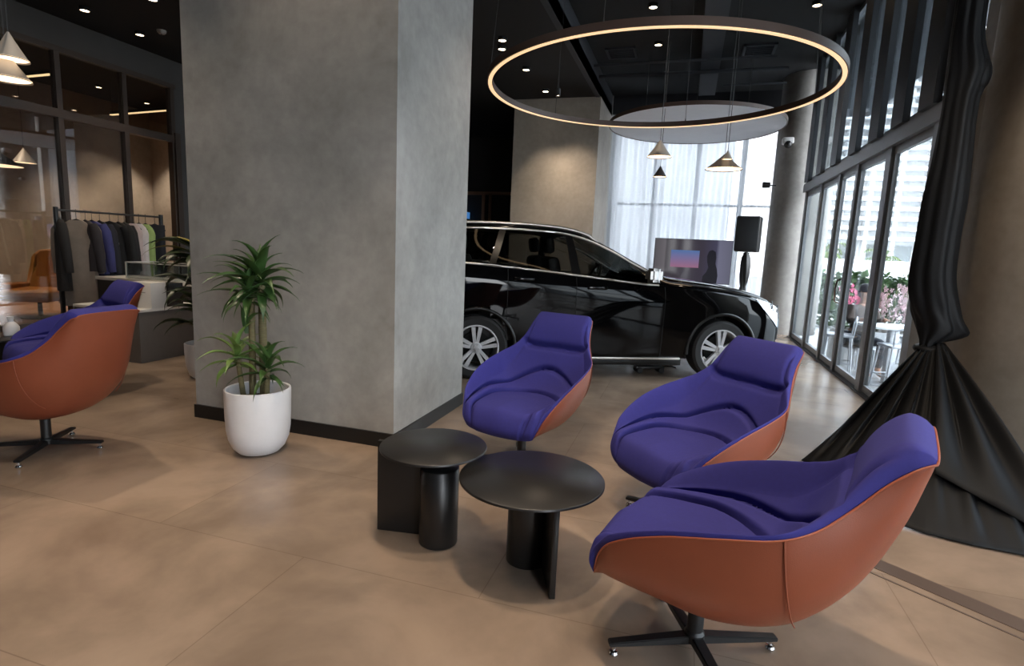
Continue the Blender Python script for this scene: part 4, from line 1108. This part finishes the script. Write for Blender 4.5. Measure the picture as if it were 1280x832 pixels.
mb = MB(); mb.grid(rel(P, dl0)); o = mb.build('floor_skirt', M['drape'], drape, smooth=70)
md = o.modifiers.new('thick', 'SOLIDIFY'); md.thickness = .006; md.offset = 0
# an outer flap that falls from the knot over the skirt
P = []
FA = [(1.30, 3.62, .30), (2.05, 2.98, .01)]
for i in range(61):
    t = i/60; top = Vector((1.70 + .05*t, 4.52, .80 - .0*t)); mid = Vector((1.50 + .30*t, 3.86 - .06*t, .45)); end = Vector((1.40 + .50*t, 3.50 - .40*t, .20 - .185*t))
    row = []
    for j in range(25):
        s = j/24; p = top*(1-s)**2 + mid*2*s*(1-s) + end*s*s
        p.z += .03*math.sin(t*14 + s)*math.sin(PI*s) + .028
        row.append(p)
    P.append(row)
mb = MB(); mb.grid(rel(P, dl0)); o = mb.build('flap', M['drape'], drape, smooth=70)
md = o.modifiers.new('thick', 'SOLIDIFY'); md.thickness = .006; md.offset = 0
# sash band at the waist
mb = MB(); mb.tube([Vector((1.68, 4.6, .775)) - dl0 + e1*.066*math.cos(a) + e2*.125*math.sin(a) for a in [2*PI*k/32 for k in range(32)]], .022, 8, closed=True); mb.build('tie', M['drape'], drape, smooth=70)
# bunched top of cloth near the pillar head
mb = MB(); mb.ball((0, 0, 0), .09, 16, (.8, .8, 1.3)); bmesh.ops.transform(mb.bm, matrix=T(.055, -.02, 2.60), verts=mb.bm.verts); mb.build('bunched_fold', M['drape'], drape, smooth=70)

# ------------------------------------------------------------------ outside
GZ = -.45
M['paving'] = mat('grey paving', (150, 150, 150), .8, var=.06, scale=2)
M['planter'] = mat('pale planter panels', (188, 190, 192), .7, var=.04, scale=3)
M['render_white'] = mat('white outdoor wall', (222, 222, 222), .8, var=.03)
M['steel'] = mat('brushed steel', (176, 180, 186), .35, metal=.7, var=.04)
M['white_top'] = mat('white table top', (232, 234, 236), .4, var=.02)
M['hedge'] = mat('hedge leaves', (62, 84, 48), .7, var=.4, scale=5)
M['palm'] = mat('palm leaves', (96, 112, 60), .6, var=.35, scale=4)
M['pink'] = mat('pink petals', (206, 92, 130), .7, var=.2, scale=20)
M['pale_pink'] = mat('pale pink petals', (232, 206, 212), .7, var=.12, scale=20)
M['soffit'] = mat('grey canopy soffit', (62, 66, 72), .8, var=.05)
struct(MB().box((-14, -40, GZ - .2), (2.05, -3.75, GZ)).build('ground_front', M['paving'], smooth=0))
struct(MB().box((2.05, -40, GZ - .2), (70, 66, GZ)).build('ground_outside', M['paving'], smooth=0))
struct(MB().box((-14, 14.2, GZ - .2), (2.05, 66, GZ)).build('ground_yard', M['paving'], smooth=0))
struct(MB().box((1.9, -4, GZ), (2.05, 14.2, 0)).build('trim_plinth', M['paving'], smooth=0))
struct(MB().box((2.05, 5.2, 4.68), (3.7, 15.2, 4.95)).build('ceiling_canopy', M['soffit'], smooth=0))
pl = empty('planter', (2.6, 10.9, GZ), 0, 'long pale planter box outside the glass doors', 'planter')
MB().box((0, 0, 0), (6, .5, .64), bevel=.01).build('box', M['planter'], pl)
mb = MB()
for k in range(10): mb.box((.3 + k*.6, -.003, .02), (.308 + k*.6, .002, .62))
mb.build('panel_joint', M['soffit'], pl, smooth=0)
MB().box((.03, .03, .60), (5.97, .47, .645)).build('soil', M['soil'], pl, smooth=0)
rng = random.Random(21)
def orchid(x, y, z0, col, lab, grp):
    r = empty('orchid', (x, y, z0), rng.uniform(0, 6), lab, 'flower', grp)
    st = MB(); bl = MB(); lv = MB()
    for k in range(6): leaf_strip(lv, (0, 0, 0), k*1.05 + rng.uniform(-.2, .2), .7, rng.uniform(.16, .24), .06, 1.3, n=5)
    for k in range(5):
        a = rng.uniform(0, 6.28); h = rng.uniform(.5, .82); ox, oy = .12*math.cos(a), .12*math.sin(a)
        pts = [(ox*t**1.6, oy*t**1.6, h*t) for t in [q/6 for q in range(7)]]
        st.tube(pts, .006, 5)
        for q in range(13):
            t = .4 + .6*q/12; c = Vector((ox*t**1.6, oy*t**1.6, h*t)) + Vector((rng.uniform(-.07, .07), rng.uniform(-.07, .07), rng.uniform(-.03, .03)))
            for w in range(5):
                b = w*1.257 + rng.uniform(-.2, .2)
                d_ = Vector((math.cos(b), rng.uniform(-.5, .5), math.sin(b))); e_ = Vector((-math.sin(b), 0, math.cos(b))); bl.face([c, c + d_*.03 + e_*.016, c + d_*.046, c + d_*.03 - e_*.016])
    st.build('stem', M['palm'], r); lv.build('leaf', M['hedge'], r); bl.build('blossom', M[col], r, smooth=80)
OR = [(2.78, 'pink', 'bright pink orchid clump at the end of the planter nearest the round pillar'), (3.02, 'pink', 'bright pink orchid clump just behind the seated person'), (3.28, 'pale_pink', 'pale orchid clump next to the seated person'),
      (3.5, 'pale_pink', 'white orchid clump behind the white outdoor table'), (3.7, 'pale_pink', 'white orchid clump toward the black drape'), (3.95, 'pink', 'pink orchid clump partly behind the black drape')]
for x, c_, lab in OR: orchid(x, 11.15, GZ + .64, c_, lab, 'orchids in the outdoor planter')
def hedge(name, x0, x1, y, z0, z1, n, m, lab, cat, lw=.12):
    r = empty(name, ((x0 + x1)/2, y, z0), 0, lab, cat)
    rg_ = random.Random(n); mb = MB()
    for k in range(n):
        p = Vector((rg_.uniform(x0, x1) - (x0 + x1)/2, rg_.uniform(-.4, .4), (z1 - z0)*rg_.random()**.8 + .12*math.sin(k)))
        a, e = rg_.uniform(0, 6.28), rg_.uniform(-.6, 1.2); d = Vector((math.cos(a)*math.cos(e), math.sin(a)*math.cos(e), math.sin(e))); s_ = d.cross(Vector((rg_.random(), rg_.random(), 1))).normalized()
        l = lw*rg_.uniform(.8, 1.8); nrm = d.cross(s_)*.15*l
        q = [p, p + d*l*.5 + s_*l*.3, p + d*l, p + d*l*.5 - s_*l*.3]
        A = [mb.bm.verts.new(v) for v in q]; mb.bm.faces.new([A[0], A[1], A[2]]); mb.bm.faces.new([A[0], A[2], A[3]])
    mb.build('foliage', m, r, smooth=0)
    mb = MB()
    for k in range(max(3, int((x1 - x0)/1.0))): mb.tube([(x0 + .5 + k - (x0 + x1)/2, 0, 0), (x0 + .5 + k - (x0 + x1)/2 + .1, .05, (z1 - z0)*.8)], .03, 6)
    mb.build('stem', M['cane'], r)
hedge('hedge', 3.4, 10.5, 17.5, GZ, .95, 5200, M['hedge'], 'dark green hedge outside behind the orchids', 'hedge', .16)
bw = tag(MB().box((3.5, 25, GZ), (30, 25.3, 1.48)).build('boundary_wall', M['render_white'], None, smooth=0), 'long bright white wall outside beyond the dark hedge', 'wall')
bw['kind'] = 'structure'
def palm(x, y, h, n, lab):
    r = empty('palm_tree', (x, y, GZ), rng.uniform(0, 6), lab, 'tree', 'palms beyond the white wall')
    MB().tube([(0, 0, 0), (.05, 0, h*.5), (.0, .05, h)], [.13, .10, .08], 10).build('trunk', M['cane'], r)
    mb = MB()
    for k in range(n):
        a = k*2.4; el = rng.uniform(-.1, 1.3); L_ = rng.uniform(.9, 1.2)
        p = Vector((0, 0, h)); e = el
        for q in range(9):
            d = Vector((math.cos(a)*math.cos(e), math.sin(a)*math.cos(e), math.sin(e))); p = p + d*L_/9; e -= .22
            for s_ in (-1, 1): leaf_strip(mb, p, a + s_*1.1, e - .3, .45*(1 - q/14), .05, .5, n=3)
    mb.build('frond', M['palm'], r)
for x, y, h, lab in ((5.6, 27, 2.2, 'short palm behind the white wall seen through the first door pane'), (7.9, 27.5, 2.0, 'short palm behind the white wall, middle of the row'), (10.2, 27, 2.5, 'taller palm behind the white wall seen beside the black drape'), (12.6, 28, 2.2, 'short palm behind the white wall close to the round pillar')):
    palm(x, y, h, 14, lab)
bd = empty('office_building', (20, 50, GZ), 0, 'big white office building with horizontal louvres beyond the trees', 'building')
MB().box((-11, 1.2, 0), (14, 14, 26)).build('wall', M['render_white'], bd, smooth=0)
mb = MB()
for k in range(30): mb.box((-11.2, 0, 3.6 + k*.75), (14.2, .9, 3.6 + k*.75 + .26))
M['louvre'] = mat('white louvres', (214, 216, 218), .6, var=.02)
mb.build('louvre', M['louvre'], bd, smooth=0)
mb = MB()
for k in range(14): mb.box((-10.8 + k*1.9, .4, 0), (-10.5 + k*1.9, 1.2, 25.8))
mb.build('column', M['render_white'], bd, smooth=0)
mb = MB()
for k in range(13): mb.box((-10.3 + k*1.9, 1.15, .2), (-9.1 + k*1.9, 1.2, 3.3))
mb.build('window', M['glass_dark'], bd, smooth=0)

bt = empty('bar_table', (3.05, 9.62, GZ), .1, 'white-topped metal table outside the glass doors', 'table')
MB().box((-.42, -.3, .86), (.5, .3, .90), bevel=.008).build('tabletop', M['white_top'], bt)
MB().box((-.06, -.06, .02), (.06, .06, .86), bevel=.004).build('column', M['steel'], bt); MB().box((-.3, -.22, 0), (.3, .22, .02), bevel=.004).build('base', M['steel'], bt)
def stool(x, y, rz, lab):
    r = empty('bar_stool', (x, y, GZ), rz, lab, 'stool', 'metal bar stools outside')
    MB().box((-.19, -.19, .66), (.19, .19, .70), bevel=.012).build('seat', M['steel'], r)
    for sx in (-1, 1):
        for sy in (-1, 1): MB().tube([(sx*.21, sy*.21, 0), (sx*.16, sy*.16, .66)], .013, 8).build('leg', M['steel'], r)
    mb = MB()
    q = .195; 
    for a, b in (((-q, -q), (q, -q)), ((q, -q), (q, q)), ((q, q), (-q, q)), ((-q, q), (-q, -q))): mb.tube([(a[0], a[1], .26), (b[0], b[1], .26)], .010, 6)
    mb.build('footrest', M['steel'], r)
    mb = MB(); mb.tube([(-.16, -.18, .68), (-.17, -.2, .9), (0, -.21, .98), (.17, -.2, .9), (.16, -.18, .68)], .012, 8); mb.build('backrest', M['steel'], r)
stool(2.92, 8.95, .2, 'metal bar stool in front of the white outdoor table')
stool(2.38, 9.80, 1.4, 'metal bar stool between the outdoor table and the glass doors')
stool(3.55, 10.15, 2.6, 'metal bar stool behind the white outdoor table')

struct(MB().box((-14, 20, GZ), (1.2, 20.4, 14)).build('wall_daylight_block', M['planter'], smooth=0))  # added wall beyond the end window, blocks daylight behind the sheer curtain
# ---- seated person outside
M['skin'] = mat('skin', (156, 112, 88), .6, var=.05); M['jacket'] = mat('dark brown jacket', (66, 54, 48), .85, var=.12, scale=8); M['hair'] = mat('black hair', (22, 19, 18), .6, var=.2, scale=40); M['denim'] = mat('dark trousers', (38, 42, 52), .85, var=.1)
def skin_obj(name, verts, edges, radii, root, m, parent, sub=2):
    me = bpy.data.meshes.new(name); me.from_pydata(verts, edges, []); o = bpy.data.objects.new(name, me); C.objects.link(o)
    me.materials.append(m)
    md = o.modifiers.new('skin', 'SKIN'); md.use_smooth_shade = True
    for k, r_ in enumerate(radii):
        sv_ = me.skin_vertices[0].data[k]; sv_.radius = (r_, r_) if not isinstance(r_, tuple) else r_; sv_.use_root = (k == root)
    s_ = o.modifiers.new('sub', 'SUBSURF'); s_.levels = sub; s_.render_levels = sub
    o.parent = parent; return o
ps = empty('person', (2.80, 10.42, GZ), R(-68), 'person in a dark brown jacket with black hair seated at the outdoor table', 'person')
# local: +x is the way the person faces; seat height .52
V_ = [(0, 0, .58), (.02, 0, .80), (.03, 0, 1.02), (.02, 0, 1.14), (.04, 0, 1.20), (.06, 0, 1.29), (.07, 0, 1.38),
      (.03, .17, 1.07), (.10, .25, .86), (.32, .18, .92), (.40, .14, .93),
      (.03, -.17, 1.07), (.10, -.25, .86), (.32, -.18, .92), (.40, -.14, .93),
      (.05, .09, .56), (.42, .11, .56), (.40, .11, .10), (.52, .11, .05),
      (.05, -.09, .56), (.42, -.11, .56), (.40, -.11, .10), (.52, -.11, .05)]
E_ = [(0, 1), (1, 2), (2, 3), (3, 4), (4, 5), (5, 6), (2, 7), (7, 8), (8, 9), (9, 10), (2, 11), (11, 12), (12, 13), (13, 14), (0, 15), (15, 16), (16, 17), (17, 18), (0, 19), (19, 20), (20, 21), (21, 22)]
R_ = [.14, .13, .14, .06, .052, .085, .075, .062, .047, .034, .03, .062, .047, .034, .03, .085, .065, .042, .04, .085, .065, .042, .04]
body = skin_obj('body', V_, E_, R_, 0, M['skin'], ps)
mb = MB()
for s_ in (-1, 1):   # five fingers on each hand
    for q in range(5):
        a = (q - 2)*.26; b0 = Vector((.41, s_*.14 + (q - 2)*.014, .93)); 
        if q == 4: b0 += Vector((-.02, -s_*.0, 0)); a = .7
        l_ = (.05, .065, .07, .06, .045)[q]
        mb.tube([b0, b0 + Vector((l_*.55*math.cos(a), l_*.55*math.sin(a), .004)), b0 + Vector((l_*math.cos(a), l_*math.sin(a), -.012))], [.009, .008, .006], 6)
mb.build('finger', M['skin'], ps)
mb = MB(); mb.ball((.146, 0, 1.335), .016, 8, (1, .7, 1.3)); 
for s_ in (-1, 1): mb.ball((.06, s_*.083, 1.335), .02, 8, (.6, .4, 1.1))
mb.build('face', M['skin'], ps)
mb = MB()
for s_ in (-1, 1): mb.ball((.134, s_*.032, 1.36), .011, 8)
mb.ball((.142, 0, 1.285), .02, 8, (.3, 1, .25)); mb.build('eyes_and_mouth', M['hair'], ps)
mb = MB(); mb.ball((.045, 0, 1.395), .105, 20, (1.0, .92, .85)); mb.ball((.0, 0, 1.33), .09, 16, (.75, 1.0, 1.1)); mb.build('hair', M['hair'], ps)
skin_obj('jacket', [(0, 0, .60), (.02, 0, .80), (.03, 0, 1.02), (.02, 0, 1.13), (.03, .175, 1.07), (.10, .255, .86), (.30, .19, .92), (.03, -.175, 1.07), (.10, -.255, .86), (.30, -.19, .92)],
         [(0, 1), (1, 2), (2, 3), (2, 4), (4, 5), (5, 6), (2, 7), (7, 8), (8, 9)], [.155, .15, .16, .08, .08, .062, .048, .08, .062, .048], 0, M['jacket'], ps)
skin_obj('trousers', [(0, 0, .58), (.05, .09, .56), (.42, .11, .56), (.40, .11, .14), (.05, -.09, .56), (.42, -.11, .56), (.40, -.11, .14)],
         [(0, 1), (1, 2), (2, 3), (0, 4), (4, 5), (5, 6)], [.15, .095, .075, .055, .095, .075, .055], 0, M['denim'], ps)
ch = empty('outdoor_chair', (2.80, 10.42, GZ), R(-68), 'metal chair under the seated person outside', 'chair')
MB().box((-.2, -.2, .41), (.24, .2, .44), bevel=.01).build('seat', M['steel'], ch)
for sx in (-.17, .2):
    for sy in (-.17, .17): MB().tube([(sx, sy, 0), (sx, sy, .41)], .012, 8).build('leg', M['steel'], ch)
MB().tube([(-.2, -.18, .42), (-.26, -.18, .85), (-.26, .18, .85), (-.2, .18, .42)], .012, 8).build('backrest', M['steel'], ch)

# ------------------------------------------------------------------ daylight
w = bpy.data.worlds.new('sky'); S.world = w; w.use_nodes = True
nt = w.node_tree; bg = nt.nodes['Background']
tc = nt.nodes.new('ShaderNodeTexCoord'); sp = nt.nodes.new('ShaderNodeSeparateXYZ'); nt.links.new(tc.outputs['Generated'], sp.inputs[0])
r = nt.nodes.new('ShaderNodeValToRGB'); r.color_ramp.elements[0].position = .45; r.color_ramp.elements[0].color = (.86, .87, .88, 1); r.color_ramp.elements[1].position = .8; r.color_ramp.elements[1].color = (.82, .90, 1.0, 1)
mr = nt.nodes.new('ShaderNodeMapRange'); mr.inputs['From Min'].default_value = -1; nt.links.new(sp.outputs['Z'], mr.inputs['Value']); nt.links.new(mr.outputs['Result'], r.inputs['Fac'])
nt.links.new(r.outputs['Color'], bg.inputs['Color']); bg.inputs['Strength'].default_value = 15.0
def portal(loc, rot, sx, sz):
    L = bpy.data.lights.new('daylight_portal', 'AREA'); L.shape = 'RECTANGLE'; L.size = sx; L.size_y = sz
    L.cycles.is_portal = True
    o = bpy.data.objects.new('daylight_portal', L); C.objects.link(o); o.location = loc; o.rotation_euler = rot
portal((2.02, 8.1, 2.3), (R(90), 0, R(90)), 5.5, 4.6)
portal((4.95, .75, 2.1), (R(90), 0, R(90)), 8.4, 4.1)
portal((.6, YB - .2, 2.1), (R(90), 0, 0), 5.4, 4.1)
portal((.1, 13.1, 2.3), (R(90), 0, R(180)), 3.6, 4.6)

S.view_settings.view_transform = 'Standard'; S.view_settings.look = 'None'; S.view_settings.exposure = 0.24; S.view_settings.gamma = 1.0; S.view_settings.use_curve_mapping = False
S.cycles.max_bounces = 10; S.cycles.diffuse_bounces = 5; S.cycles.glossy_bounces = 4; S.cycles.transparent_max_bounces = 16
S.cycles.sample_clamp_indirect = 6; S.cycles.caustics_reflective = False; S.cycles.caustics_refractive = False
S.cycles.use_denoising = True
